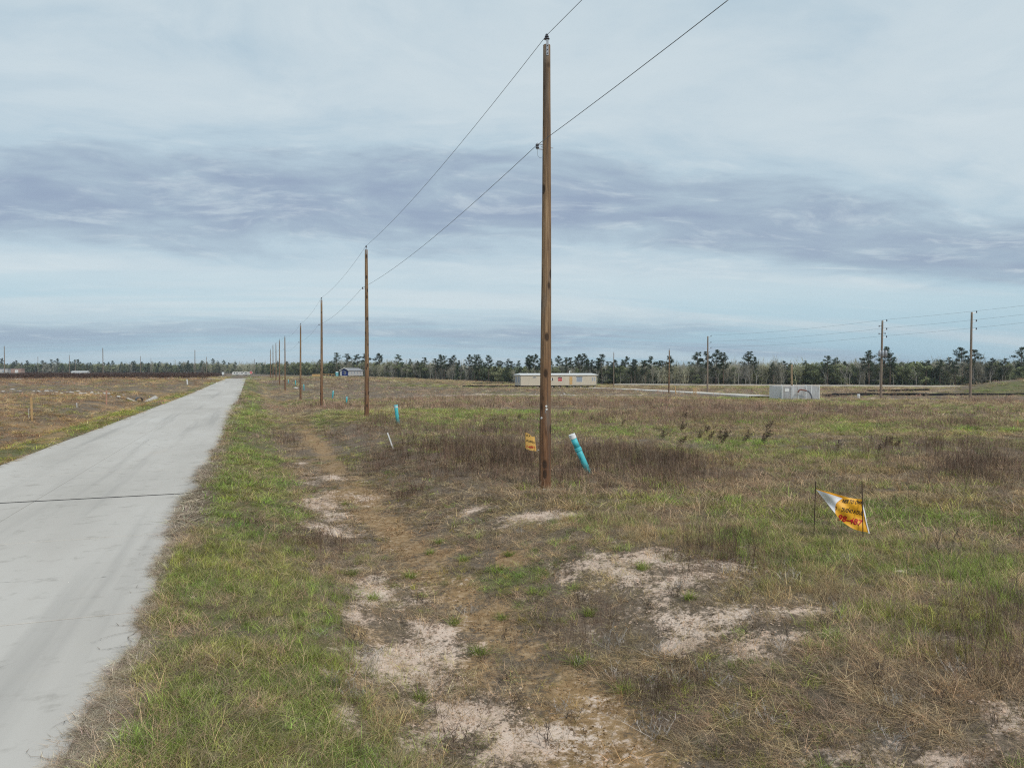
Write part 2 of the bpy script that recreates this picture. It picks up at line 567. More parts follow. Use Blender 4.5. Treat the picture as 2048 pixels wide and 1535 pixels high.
def patchfield(E, x, y, soft=1.1):
    s = np.zeros_like(x)
    for cx, cy, ax, ay, bx, by in E:
        det = ax * by - ay * bx
        dx, dy = x - cx, y - cy
        p = (dx * by - dy * bx) / det
        q = (ax * dy - ay * dx) / det
        s = np.maximum(s, np.clip((1.45 - np.sqrt(p * p + q * q)) / soft, 0, 1))
    return s


E_SAND = ellipses([(800, 1205, 95, 45), (880, 1290, 110, 65), (770, 1365, 105, 45), (985, 1420, 105, 65), (1090, 1480, 70, 55),
                   (700, 1430, 75, 30), (930, 1505, 140, 30), (1215, 1120, 110, 33), (1300, 1112, 65, 20), (1150, 1142, 55, 18),
                   (1060, 1040, 120, 16), (960, 1022, 60, 12), (640, 1008, 50, 20), (672, 958, 40, 11), (1450, 1225, 165, 30),
                   (1545, 1290, 130, 38), (1625, 1232, 55, 18), (1350, 1295, 60, 25), (1890, 1515, 170, 28), (2010, 1450, 70, 60),
                   (1740, 1500, 110, 30), (1092, 978, 34, 6), (1410, 1003, 40, 7), (1240, 790, 60, 2), (1000, 789, 240, 2.5),
                   (1760, 797, 130, 2.0), (1860, 777, 130, 2), (640, 1060, 60, 12), (700, 1130, 70, 14), (130, 787, 150, 2)])
E_ORANGE = ellipses([(835, 1115, 85, 35), (875, 1195, 75, 40), (790, 1086, 50, 12), (985, 1330, 70, 55), (690, 1380, 60, 30),
                     (1210, 1495, 70, 25), (1450, 930, 40, 8), (1790, 977, 40, 9), (555, 785, 40, 8), (585, 800, 25, 5),
                     (1010, 1110, 60, 20), (935, 1240, 60, 35), (740, 1270, 60, 30), (1120, 1420, 60, 35),
                     (100, 858, 120, 8), (230, 815, 70, 5), (330, 790, 60, 5), (400, 772, 30, 4), (90, 875, 90, 7), (520, 792, 40, 7)])
E_GREEN = ellipses([(450, 1040, 65, 28), (390, 1150, 105, 48), (280, 1310, 160, 70), (330, 1490, 170, 50), (560, 1160, 120, 35), (500, 940, 60, 20),
                    (480, 870, 40, 14), (500, 815, 22, 10), (1870, 1130, 160, 40), (1970, 1140, 80, 50), (1500, 1080, 150, 25),
                    (1650, 1110, 200, 40), (1000, 835, 220, 17), (1560, 835, 150, 11), (1900, 822, 170, 9), (1480, 890, 140, 20),
                    (1740, 858, 120, 8), (665, 832, 60, 10), (700, 915, 65, 18), (1650, 905, 130, 14), (1980, 860, 80, 8), (1500, 797, 90, 2.5),
                    (1700, 1040, 260, 30), (1930, 1250, 140, 60), (1250, 1000, 90, 16), (850, 880, 80, 10), (1000, 1150, 130, 25), (140, 820, 130, 9),
                    (40, 850, 80, 9), (1700, 810, 90, 4), (1990, 775, 60, 12), (870, 845, 90, 14), (1200, 860, 160, 12)])
E_PURPLE = ellipses([(880, 903, 175, 27), (1000, 928, 130, 30), (775, 852, 75, 14), (1300, 932, 150, 30), (1180, 930, 70, 38), (1150, 806, 330, 7),
                     (1600, 817, 330, 8), (1900, 850, 150, 8), (1850, 897, 210, 16), (1000, 865, 120, 9), (640, 812, 60, 8), (1380, 945, 90, 16),
                     (1950, 940, 110, 22), (930, 940, 120, 14), (1960, 1290, 110, 70), (1150, 1260, 110, 60), (1250, 1420, 130, 60),
                     (1450, 1120, 90, 45), (150, 757, 260, 4), (110, 768, 170, 3), (330, 771, 100, 4), (860, 800, 120, 5), (2000, 803, 90, 5), (760, 1000, 90, 18),
                     (620, 1090, 90, 25), (600, 880, 80, 18), (980, 760, 400, 3)])


def cover(x, y):
    wx = (fbm(x * 0.8, y * 0.8, 31, 4) - 0.5) * 1.5; wy = (fbm(x * 0.8, y * 0.8, 47, 4) - 0.5) * 1.5
    r = np.sqrt(x * x + y * y)
    k = 0.9 * np.clip(r / 15, 0.6, 8)
    X = x + wx * k; Y = y + wy * k
    n1 = fbm(x * 0.35, y * 0.35, 3, 4); n2 = fbm(x * 1.7, y * 1.7, 8, 3); nf = fbm(x * 0.045, y * 0.09, 13, 4)
    dr = x - ROAD_R; dl = ROAD_L - x
    sand = patchfield(E_SAND, X, Y)
    sw_ = sst(dr, 1.3, 2.4) * (1 - sst(dr, 6.0, 8.5)) + .8 * sst(dr, 5, 7) * (1 - sst(y, 9, 12))
    sand = np.maximum(sand * .95, 0.42 * sw_ * (1 - sst(r, 18, 34)) * sst(n1, .30, .6))
    orange = patchfield(E_ORANGE, X, Y)
    green = 0.72 * patchfield(E_GREEN, X, Y)
    purple = 0.8 * patchfield(E_PURPLE, X, Y)
    verge = sst(dr, 0.0, 0.35) * (1 - sst(dr, 1.6, 2.5)) + sst(dl, 0.05, 0.3) * (1 - sst(dl, 1.5, 2.4))
    green = np.maximum(green, verge * (0.55 + 0.9 * n1) * (0.75 + 0.25 * sst(y, 0, 30)))
    green = green + 0.55 * sst(nf, 0.52, 0.68) * sst(r, 25, 50)
    purple = purple + 0.55 * sst(nf, 0.48, 0.33) * sst(r, 25, 50)
    purple = purple * (1 - .6 * sst(dl, 0, 2) * (1 - sst(r, 110, 200)))
    green = green * (1 - .5 * sst(dl, 3, 6) * (1 - sst(r, 110, 200)))
    purple = np.maximum(purple, 0.8 * sst(r, 130, 260) * sst(-x, 20, 60))
    ditchl = sst(dl, 1.8, 2.4) * (1 - sst(dl, 4.2, 6.0))
    orange = np.maximum(orange, ditchl * (0.25 + 0.8 * n1) * 0.75)
    near_ = 1 - sst(r, 40, 60)
    xc = 2.9 + 0.5 * (fbm(y * .35, y * 0, 77, 3) - .5)
    chan = np.exp(-((x - xc) / .62) ** 2) * near_
    orange = np.maximum(orange, chan * (0.75 + .75 * n1))
    strip_ = np.exp(-((x - 1.85 - .5 * (fbm(y * .6, y * 0, 78, 3) - .5)) / .62) ** 2) * (1 - .45 * sst(y, 10.0, 13.5)) * (1 - sst(y, 26, 34))
    sand = np.maximum(sand * .77, strip_ * (.58 + .62 * n1))
    ditchr = sst(dr, 2.3, 3.2) * (1 - sst(dr, 4.3, 5.6))
    orange = np.maximum(orange, ditchr * 0.85 * sst(n1, 0.42, 0.62) * (1 - 0.4 * sst(r, 60, 120)))
    return dict(sand=np.clip(sand * (0.0 + 1.42 * n2), 0, 1), orange=np.clip(orange * (0.2 + 1.0 * n2), 0, 1),
                green=np.clip(green * (0.55 + 0.9 * n2), 0, 1), purple=np.clip(purple * (0.55 + 0.9 * n2), 0, 1), n1=n1, n2=n2, nf=nf)


# ------------------------------------------------------------------ ground sheet
def axis(c, lo, hi, s0, g):
    a = [c]; v = c
    while v < hi:
        v += max(s0, g * abs(v - c)); a.append(v)
    b = []; v = c
    while v > lo:
        v -= max(s0, g * abs(v - c)); b.append(v)
    return np.array(b[::-1] + a)


gx = axis(1.0, -3500, 3500, 0.10, 0.030)
gy = axis(8.0, -400, 4000, 0.13, 0.028)
GX, GY = np.meshgrid(gx, gy)
GZ = terrain(GX, GY)
nx, ny = len(gx), len(gy)
me = bpy.data.meshes.new("ground")
me.vertices.add(nx * ny)
me.vertices.foreach_set('co', np.stack([GX, GY, GZ], -1).astype(np.float32).ravel())
ii = (np.arange(ny - 1)[:, None] * nx + np.arange(nx - 1)[None, :]).ravel()
quads = np.stack([ii, ii + 1, ii + 1 + nx, ii + nx], -1).astype(np.int32)
me.loops.add(quads.size)
me.loops.foreach_set('vertex_index', quads.ravel())
me.polygons.add(len(quads))
me.polygons.foreach_set('loop_start', np.arange(0, quads.size, 4, dtype=np.int32))
me.polygons.foreach_set('use_smooth', np.ones(len(quads), bool))
me.update(calc_edges=True)
cv = cover(GX.ravel(), GY.ravel())
a = me.color_attributes.new('cover', 'FLOAT_COLOR', 'POINT')
a.data.foreach_set('color', np.stack([cv['sand'], cv['orange'], cv['green'], cv['purple']], -1).astype(np.float32).ravel())
me.materials.append(M['ground'])
tag(put("ground", me), "uneven sandy field with swales either side of the road", "ground", kind="structure")

# ------------------------------------------------------------------ the concrete road: slabs with open joints
road = MB()
ys = list(np.arange(-30, 80.1, 10)) + list(np.arange(85, ROAD_END + .1, 6))
b0 = 0
for y in ys:
    zz = float(road_z(y)) - 0.03
    road.v += [(ROAD_L + .02, y, zz), (ROAD_R - .02, y, zz)]
for i in range(len(ys) - 1):
    road.face(2 * i, 2 * i + 1, 2 * i + 3, 2 * i + 2)
road_o = road.build("road", M['joint'])
tag(road_o, "long straight pale concrete road running to the crossroads", "road", kind="structure")
jy0 = 18.95
SL = 4.6
mid_x = -4.55
MID_GAP = 0.011


def slab_mesh(w_, l_):
    b = MB(); c = 0.006
    x, y = w_, l_
    b.v = [(0, 0, -.15), (x, 0, -.15), (x, y, -.15), (0, y, -.15), (0, 0, -c), (x, 0, -c), (x, y, -c), (0, y, -c),
           (c, c, 0), (x - c, c, 0), (x - c, y - c, 0), (c, y - c, 0)]
    for q in ((0, 3, 2, 1), (0, 1, 5, 4), (1, 2, 6, 5), (2, 3, 7, 6), (3, 0, 4, 7), (4, 5, 9, 8), (5, 6, 10, 9), (6, 7, 11, 10), (7, 4, 8, 11), (8, 9, 10, 11)):
        b.face(*q)
    return b.mesh("slab", M['concrete'])


sl = slab_mesh(mid_x - ROAD_L - MID_GAP, SL - 0.028)
sr = slab_mesh(ROAD_R - mid_x, SL - 0.028)
slx = slab_mesh(mid_x - ROAD_L - MID_GAP, SL - 0.13)
srx = slab_mesh(ROAD_R - mid_x, SL - 0.13)
MB().box((ROAD_L, jy0 - .126, -.1), (ROAD_R, jy0 - .004, -.003)).build('joint_filler', M['joint'], road_o)
k = -8
while True:
    y = jy0 + k * SL
    if y > 76:
        break
    ex = (k == -1)
    put("slab", slx if ex else sl, road_o, (ROAD_L, y, 0))
    put("slab", srx if ex else sr, road_o, (mid_x, y, 0))
    k += 1
y_far = jy0 + k * SL
far = MB()
ys = [y_far] + list(np.arange(y_far + 6, ROAD_END, 6)) + [ROAD_END]
for y in ys:
    zz = float(road_z(y))
    far.v += [(ROAD_L, y, zz - .12), (ROAD_L, y, zz), (ROAD_R, y, zz), (ROAD_R, y, zz - .12)]
for i in range(len(ys) - 1):
    for j in range(3):
        far.face(4 * i + j, 4 * i + j + 1, 4 * i + j + 5, 4 * i + j + 4)
far.face(0, 1, 2, 3)
far.build("far_slab", M['concrete'], road_o)


def strip(name, pts, wid, mat, lift=0.05, label=None):
    b = MB()
    pts = [Vector((p[0], p[1], 0)) for p in pts]
    dense = []
    for i in range(len(pts) - 1):
        n = max(2, int((pts[i + 1] - pts[i]).length / 5))
        dense += [pts[i].lerp(pts[i + 1], j / n) for j in range(n)]
    dense.append(pts[-1])
    for i, p in enumerate(dense):
        t = (dense[min(i + 1, len(dense) - 1)] - dense[max(0, i - 1)]).normalized()
        s = Vector((-t.y, t.x, 0))
        for q in (p + s * wid / 2, p - s * wid / 2):
            b.v.append((q.x, q.y, max(tz(q.x, q.y), tz(p.x, p.y)) + lift))
    n = len(dense)
    for i in range(n - 1):
        b.face(2 * i + 1, 2 * i + 3, 2 * i + 2, 2 * i)
    base = len(b.v)
    b.v += [(x, y, z - 0.4) for x, y, z in b.v[:base]]
    for i in range(n - 1):
        b.face(2 * i, 2 * i + 2, base + 2 * i + 2, base + 2 * i)
        b.face(2 * i + 1, base + 2 * i + 1, base + 2 * i + 3, 2 * i + 3)
    o = b.build(name, mat)
    if label:
        tag(o, label, "road", kind="structure")
    return o


strip("cross_road", [(-70, ROAD_END + 3.4), (-8, ROAD_END + 3.4), (40, ROAD_END + 3.4)], 6.4, M['concrete'], 0.12,
      "pale concrete road crossing behind the stop sign")
M['pale_road'] = concrete_material("pale_road_concrete", (1.25, 1.22, 1.18))
acc = [gp(u, v)[0] for u, v in ((1180, 776.5), (1290, 781), (1400, 787), (1470, 791), (1526, 794.5))]
strip("access_road", [(p.x, p.y) for p in acc], 4.2, M['pale_road'], 0.22, "narrow pale access road leading to the chain link enclosure")
ber = [at_depth(u, d) for u, d in ((1230, 262), (1400, 248), (1700, 236), (2200, 226))]
strip("gravel_track", [(p.x, p.y) for p in ber], 3.6, M['pale_road'], 0.7, "pale raised gravel track running in front of the woods")

# ------------------------------------------------------------------ scattering plants (geometry nodes; one object per kind of cover)
class Blades:
    def __init__(self, seed):
        self.rng = np.random.default_rng(seed)
        self.v = []; self.f = []; self.var = []; self.straw = []

    def strip(self, pts, wid, side, var, straw=0.0):
        b = len(self.v); n = len(pts)
        for i, p in enumerate(pts):
            wd = wid * (1 - i / (n - 1)) ** 0.7 if i < n - 1 else 0
            if i < n - 1:
                self.v.append(p - side * wd * .5); self.v.append(p + side * wd * .5)
                self.var += [var, var]; self.straw += [straw, straw]
            else:
                self.v.append(p); self.var.append(var); self.straw.append(straw)
        for i in range(n - 2):
            self.f.append((b + 2 * i, b + 2 * i + 1, b + 2 * i + 3, b + 2 * i + 2))
        self.f.append((b + 2 * (n - 2), b + 2 * (n - 2) + 1, b + 2 * (n - 1)))

    def tuft(self, n, L, wid, spread, lean, curl, segs=3, straw_p=0.15, wind=None):
        r = self.rng
        for _ in range(n):
            a = r.uniform(0, 2 * math.pi); q = spread * math.sqrt(r.uniform())
            p = np.array([q * math.cos(a), q * math.sin(a), 0.0])
            az = r.uniform(0, 2 * math.pi)
            th = math.radians(r.uniform(*lean)); ln = r.uniform(*L); cu = math.radians(r.uniform(*curl))
            pts = [p]
            for s in range(segs):
                t = th + cu * (s + .5) / segs
                d = np.array([math.sin(t) * math.cos(az), math.sin(t) * math.sin(az), max(-0.25, math.cos(t))])
                pts.append(pts[-1] + d * ln / segs)
            sd = az + math.pi / 2 + r.uniform(-.6, .6)
            self.strip(pts, wid * r.uniform(.7, 1.3), np.array([math.cos(sd), math.sin(sd), 0.0]), r.uniform(), float(r.uniform() < straw_p))

    def weed(self, n, L, wid, spread, lean, twigs=5):
        r = self.rng
        for _ in range(n):
            a = r.uniform(0, 2 * math.pi); q = spread * math.sqrt(r.uniform())
            p = np.array([q * math.cos(a), q * math.sin(a), 0.0])
            az = r.uniform(0, 2 * math.pi); th = math.radians(r.uniform(*lean)); ln = r.uniform(*L)
            d = np.array([math.sin(th) * math.cos(az), math.sin(th) * math.sin(az), math.cos(th)])
            vv = r.uniform()
            sd = r.uniform(0, math.pi)
            side = np.array([math.cos(sd), math.sin(sd), 0.0])
            self.strip([p, p + d * ln * .5, p + d * ln], wid, side, vv, float(r.uniform() < .1))
            for _ in range(twigs):
                t = r.uniform(.3, .95); b = p + d * ln * t
                a2 = r.uniform(0, 2 * math.pi); t2 = math.radians(r.uniform(20, 55)); l2 = ln * r.uniform(.1, .3)
                e = b + np.array([math.sin(t2) * math.cos(a2), math.sin(t2) * math.sin(a2), math.cos(t2)]) * l2
                self.strip([b, (b + e) / 2 + np.array([0, 0, .02 * ln]), e], wid * .8, side, vv * .7 + .3 * r.uniform(), float(r.uniform() < .1))

    def leafcloud(self, n, centers, radii, size):
        r = self.rng
        for _ in range(n):
            k = r.integers(len(centers)); c = np.array(centers[k]); R = radii[k]
            d = r.normal(size=3); d /= np.linalg.norm(d)
            p = c + d * R * r.uniform(0.35, 1.0) * np.array([1, 1, .8])
            a = r.normal(size=3); a /= np.linalg.norm(a)
            b_ = np.cross(a, r.normal(size=3)); b_ /= np.linalg.norm(b_)
            s = size * r.uniform(.5, 1.3)
            i = len(self.v)
            self.v += [p - a * s * .5 - b_ * s * .25, p + a * s * .5, p + b_ * s * .45]
            self.f.append((i, i + 1, i + 2))
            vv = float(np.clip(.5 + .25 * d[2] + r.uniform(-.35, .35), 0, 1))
            self.var += [vv] * 3; self.straw += [float(r.uniform() < .08)] * 3

    def mesh(self, name, mat):
        me = bpy.data.meshes.new(name)
        me.from_pydata([tuple(map(float, p)) for p in self.v], [], self.f)
        for nm, dat in (('var', self.var), ('straw', self.straw)):
            at = me.attributes.new(nm, 'FLOAT', 'POINT')
            at.data.foreach_set('value', np.array(dat, np.float32))
        me.materials.append(mat)
        return me


def source_collection(name, meshes):
    c = bpy.data.collections.new(name)
    for i, me in enumerate(meshes):
        c.objects.link(bpy.data.objects.new("%s_%02d" % (name, i), me))
    return c


def scatter(name, pos, rot, scl, idx, tint, coll, label, cat):
    n = len(pos)
    me = bpy.data.meshes.new(name)
    me.vertices.add(n)
    me.vertices.foreach_set('co', np.asarray(pos, np.float32).ravel())
    for nm, typ, dat, key in (('rot', 'FLOAT_VECTOR', rot, 'vector'), ('scl', 'FLOAT_VECTOR', scl, 'vector'), ('idx', 'INT', idx, 'value'),
                              ('tint', 'FLOAT_COLOR', np.concatenate([tint, np.ones((n, 1))], 1), 'color')):
        at = me.attributes.new(nm, typ, 'POINT')
        at.data.foreach_set(key, np.asarray(dat, np.int32 if typ == 'INT' else np.float32).ravel())
    o = put(name, me)
    ng = bpy.data.node_groups.new(name + "_nodes", 'GeometryNodeTree')
    ng.interface.new_socket("Geometry", in_out='INPUT', socket_type='NodeSocketGeometry')
    ng.interface.new_socket("Geometry", in_out='OUTPUT', socket_type='NodeSocketGeometry')
    gi = ng.nodes.new('NodeGroupInput'); go = ng.nodes.new('NodeGroupOutput')
    iop = ng.nodes.new('GeometryNodeInstanceOnPoints')
    ci = ng.nodes.new('GeometryNodeCollectionInfo')
    ci.inputs['Collection'].default_value = coll
    ci.inputs['Separate Children'].default_value = True
    ci.inputs['Reset Children'].default_value = True

    def named(nm, typ):
        nd = ng.nodes.new('GeometryNodeInputNamedAttribute')
        nd.data_type = typ
        nd.inputs['Name'].default_value = nm
        return nd.outputs['Attribute']
    L = ng.links.new
    L(gi.outputs[0], iop.inputs['Points'])
    L(ci.outputs[0], iop.inputs['Instance'])
    iop.inputs['Pick Instance'].default_value = True
    L(named('idx', 'INT'), iop.inputs['Instance Index'])
    L(named('rot', 'FLOAT_VECTOR'), iop.inputs['Rotation'])
    L(named('scl', 'FLOAT_VECTOR'), iop.inputs['Scale'])
    L(iop.outputs[0], go.inputs[0])
    md = o.modifiers.new("scatter", 'NODES')
    md.node_group = ng
    tag(o, label, cat, kind="stuff")
    return o


TUFTS = []
LOD_W = (0.017, 0.026, 0.030)
for lod in range(3):
    wd = LOD_W[lod]
    nb = (34, 26, 26)[lod]
    for s in range(3):      # 0-2 fresh grass
        b = Blades(100 + lod * 10 + s); b.tuft(nb, (.45, 1.05), wd, .42, (4, 48), (10, 60), 3, .16); TUFTS.append(b)
    for s in range(3):      # 3-5 dry tangled grass
        b = Blades(140 + lod * 10 + s); b.tuft(nb, (.5, 1.15), wd * .85, .45, (30, 88), (-10, 70), 3, .35); TUFTS.append(b)
    for s in range(3):      # 6-8 dead upright weeds
        b = Blades(180 + lod * 10 + s); b.weed((7, 8, 9)[lod], (.5, 1.1), wd * .75, .42, (0, 18), 6); TUFTS.append(b)
    for s in range(2):      # 9-10 thin stubble on bare soil
        b = Blades(220 + lod * 10 + s); b.tuft(9, (.3, 1.0), wd, .5, (5, 80), (0, 60), 2, .3); TUFTS.append(b)
    for s in range(2):      # 11-12 long arching stems
        b = Blades(250 + lod * 10 + s); b.tuft(int(nb * .8), (.6, 1.25), wd * .8, .4, (10, 70), (20, 95), 4, .3); TUFTS.append(b)
NT_ = 13
TC = source_collection("tuft", [b.mesh("tuft", M['grass']) for b in TUFTS])

rng = np.random.default_rng(7)


def wedge(r0, r1, dens):
    half = math.radians(46)
    n = int(half * (r1 * r1 - r0 * r0) * dens)
    r = np.sqrt(rng.uniform(r0 * r0, r1 * r1, n))
    a = rng.uniform(-half, half, n) + YAW
    return r * np.sin(a) + 0.0, r * np.cos(a) - 0.6, r


xs, ys_, rs, lods = [], [], [], []
for lod, r0, r1, de in ((0, 4.2, 9, 190), (0, 9, 15, 105), (1, 15, 30, 38), (1, 30, 60, 11), (2, 60, 110, 3.2), (2, 110, 330, 0.42)):
    x, y, r = wedge(r0, r1, de)
    xs.append(x); ys_.append(y); rs.append(r); lods.append(np.full(len(x), lod))
for y0_, y1_, de, lod in ((3.5, 14, 330, 0), (14, 30, 150, 1), (30, 70, 45, 1)):
    n_ = int((y1_ - y0_) * .6 * de)
    xs.append(rng.uniform(ROAD_R - .5, ROAD_R + .1, n_)); ys_.append(rng.uniform(y0_, y1_, n_)); lods.append(np.full(n_, lod)); rs.append(np.hypot(xs[-1], ys_[-1]))
VX = np.concatenate(xs); VY = np.concatenate(ys_); VR = np.concatenate(rs); VL = np.concatenate(lods)
# nothing grows on the roads; the dead fringe creeps over the edge unevenly
edge = ROAD_R - 0.27 * sst(fbm(VY * 0.5, VY * 0, 61, 3), 0.3, 0.72) * (1 - .6 * sst(VY, 14, 40)) - 0.05 + 0.06 * rng.uniform(-1, 1, len(VX))
edgel = ROAD_L + 0.12 * fbm(VY * 0.4, VY * 0, 71, 3)
ok = ((VX > edge) | (VX < edgel)) & ~((VY > ROAD_END - 2) & (VY < ROAD_END + 10) & (VX < 45) & (VX > -75))
for S in (acc, ber):
    for i in range(len(S) - 1):
        ax_, ay_ = S[i].x, S[i].y; bx_, by_ = S[i + 1].x, S[i + 1].y
        L2 = (bx_ - ax_) ** 2 + (by_ - ay_) ** 2
        t_ = np.clip(((VX - ax_) * (bx_ - ax_) + (VY - ay_) * (by_ - ay_)) / L2, 0, 1)
        ok &= np.hypot(VX - ax_ - t_ * (bx_ - ax_), VY - ay_ - t_ * (by_ - ay_)) > 2.6
C = cover(VX, VY)
u1 = rng.uniform(size=len(VX))
keep = 1 - 0.46 * sst(C['sand'], 0.18, 0.8) - 0.7 * sst(C['orange'], 0.22, 0.8)
ok &= u1 < np.clip(keep, 0.07, 1) * np.where(VX < ROAD_R + .1, 0.8, 1.0)
VX, VY, VR, VL = VX[ok], VY[ok], VR[ok], VL[ok]
C = {k_: v_[ok] for k_, v_ in C.items()}
N = len(VX)
VZ = terrain(VX, VY)
VZ = np.where((VX < ROAD_R) & (VX > ROAD_L), np.maximum(VZ, road_z(VY) + 0.002), VZ)
u1, u2, u3, u4 = (rng.uniform(size=N) for _ in range(4))
patch = fbm(VX * 0.9, VY * 0.9, 91, 3)
patch2 = fbm(VX * 2.6, VY * 2.6, 97, 3)
pg = C['green'] * 1.25 + 0.20 * (patch > 0.55)
pp = C['purple'] * 1.2
chan_ = np.exp(-((VX - 3.0) / .75) ** 2) * (1 - sst(VR, 45, 60))
moss = (patch2 > .5) & (rng.uniform(size=N) < .55 * chan_)
pg = pg + 3 * moss
tot = pg + pp + 0.75
isg = u1 * tot < pg
isp = (~isg) & (u1 * tot < pg + pp)
bare = (C['sand'] > 0.3) | (C['orange'] > 0.4)
fringe = (VX < ROAD_R - 0.02 + 0.22 * sst(fbm(VY * 0.5, VY * 0, 66, 3), .5, .7)) & (VX > ROAD_L)
isg &= ~fringe; isp &= ~fringe
typ = np.where(isg, rng.integers(0, 3, N), np.where(isp, rng.integers(6, 9, N), np.where(u2 < .55, rng.integers(3, 6, N), rng.integers(11, 13, N))))
typ = np.where(isg & (u2 > .72), rng.integers(11, 13, N), typ)
typ = np.where(bare & (u2 < .75), rng.integers(9, 11, N), typ)
typ = np.where(fringe, rng.integers(3, 6, N), typ)
# heights (m) by place
far = sst(VR, 20, 90)
dr = VX - ROAD_R
in_sw = sst(dr, 2.0, 3.0) * (1 - sst(dr, 5.6, 7.6))
field = sst(dr, 6.2, 8.0)
hg = 0.085 + 0.11 * patch
hg = hg + 0.09 * field * patch + 0.015 * field
hg = hg * (1 - 0.45 * in_sw)
hgt = np.where(isp, 0.18 + 0.60 * patch * (0.35 + 0.65 * sst(C['purple'], .2, .75)) * (0.3 + 0.7 * field), hg)
hgt = np.where(typ >= 11, hgt * 1.25, hgt)
hgt = np.where((typ >= 9) & (typ <= 10), 0.07 + 0.12 * u3, hgt)
hgt = np.where(moss & isg, 0.05 + .05 * u3, hgt)
hgt = np.where(fringe, 0.055 + 0.04 * u3, hgt)
left = VX < ROAD_L
hgt = np.where(left, np.minimum(hgt, 0.16 + 0.2 * isp), hgt)
hgt = hgt * (0.65 + 0.7 * u3)
hgt = np.where(VL == 2, hgt * np.clip(VR / 75, 1, 1.25), hgt)
rad = np.where(VL == 0, 0.24, np.where(VL == 1, 0.40 + 0.35 * sst(VR, 25, 55), 0.95 + 1.6 * sst(VR, 80, 260))) * (0.75 + 0.5 * u4)
rad = np.where(fringe & (VL == 0), 0.17, rad)

def lerp3(a_, b_, t):
    return np.asarray(a_) * (1 - t[:, None]) + np.asarray(b_) * t[:, None]

g_col = lerp3((0.175, 0.20, 0.078), (0.11, 0.20, 0.046), np.clip(patch * 1.5 - .3 + 0.3 * (C['green'] - .5), 0, 1))
yel = sst(fbm(VX * .5, VY * .5, 201, 2), .56, .72)
g_col = lerp3((0, 0, 0), g_col, 1 - .35 * yel) + np.asarray((0.25, 0.24, 0.075)) * (.35 * yel)[:, None]
d_col = lerp3((0.325, 0.255, 0.18), (0.165, 0.14, 0.12), np.clip(patch2 * 1.6 - .3, 0, 1))
olive = sst(C['n1'], .40, .66)
d_col = lerp3((0, 0, 0), d_col, 1 - .55 * olive) + np.asarray((0.215, 0.19, 0.095)) * (.55 * olive)[:, None]
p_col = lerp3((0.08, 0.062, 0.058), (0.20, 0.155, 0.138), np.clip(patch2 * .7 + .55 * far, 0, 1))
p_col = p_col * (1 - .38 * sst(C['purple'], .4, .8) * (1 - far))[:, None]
tint = np.where(isg[:, None], g_col, np.where(isp[:, None], p_col, d_col))
tint = np.where(fringe[:, None], lerp3((0.22, 0.20, 0.19), (0.34, 0.31, 0.285), u4), tint)
tint = np.where((moss & isg)[:, None], lerp3((0.20, 0.175, 0.05), (0.15, 0.17, 0.05), u4), tint)
rust = (sst(C['orange'], .3, .8) * .5)[:, None] * (1 - .8 * moss[:, None])
tint = tint * (1 - rust) + np.asarray((0.27, 0.175, 0.095)) * rust
stub = ((typ >= 9) & (typ <= 10))[:, None]
tint = np.where(stub, lerp3((0.115, 0.09, 0.07), (0.20, 0.165, 0.105), u4), tint)
tint = np.where(left[:, None], tint * np.asarray((1.15, 1.0, .86)), tint)
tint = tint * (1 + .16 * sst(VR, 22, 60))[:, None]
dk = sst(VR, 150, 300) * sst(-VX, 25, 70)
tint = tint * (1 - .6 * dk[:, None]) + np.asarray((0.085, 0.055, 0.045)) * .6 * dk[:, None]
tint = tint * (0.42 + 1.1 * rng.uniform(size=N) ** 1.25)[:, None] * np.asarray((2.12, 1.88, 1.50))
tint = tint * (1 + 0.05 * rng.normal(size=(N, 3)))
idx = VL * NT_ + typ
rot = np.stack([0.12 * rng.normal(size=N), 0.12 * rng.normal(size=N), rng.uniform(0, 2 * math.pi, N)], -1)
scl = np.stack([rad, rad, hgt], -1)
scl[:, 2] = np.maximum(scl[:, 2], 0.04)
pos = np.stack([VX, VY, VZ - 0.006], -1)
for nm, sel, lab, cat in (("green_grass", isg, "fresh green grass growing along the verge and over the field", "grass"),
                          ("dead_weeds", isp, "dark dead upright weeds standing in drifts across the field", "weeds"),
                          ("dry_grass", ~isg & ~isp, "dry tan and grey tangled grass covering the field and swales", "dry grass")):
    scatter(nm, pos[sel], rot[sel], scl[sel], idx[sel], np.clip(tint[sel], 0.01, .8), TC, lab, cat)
print("plants", N)
fu = rng.uniform(-160, 445, 6000); fd = 1 / rng.uniform(1 / 690, 1 / 215, 6000)
fp = np.array([P(a_, 743, b_) for a_, b_ in zip(fu, fd)])
nk = rng.uniform(size=6000) < .18 + .9 * sst(fd, 230, 330)
nk &= (fp[:, 0] < -14)
fp = fp[nk]; n = len(fp)
scatter("dead_brush", np.stack([fp[:, 0], fp[:, 1], terrain(fp[:, 0], fp[:, 1])], -1), np.stack([0 * fp[:, 0], 0 * fp[:, 0], rng.uniform(0, 6.28, n)], -1),
        np.stack([rng.uniform(3, 6, n)] * 2 + [rng.uniform(.7, 1.7, n)], -1), 2 * NT_ + rng.integers(6, 9, n), np.clip(np.asarray((.085, .05, .041)) * rng.uniform(.6, 1.4, (n, 1)), .01, .5), TC,
        "dark brown brush covering the far field across the road", "brush")

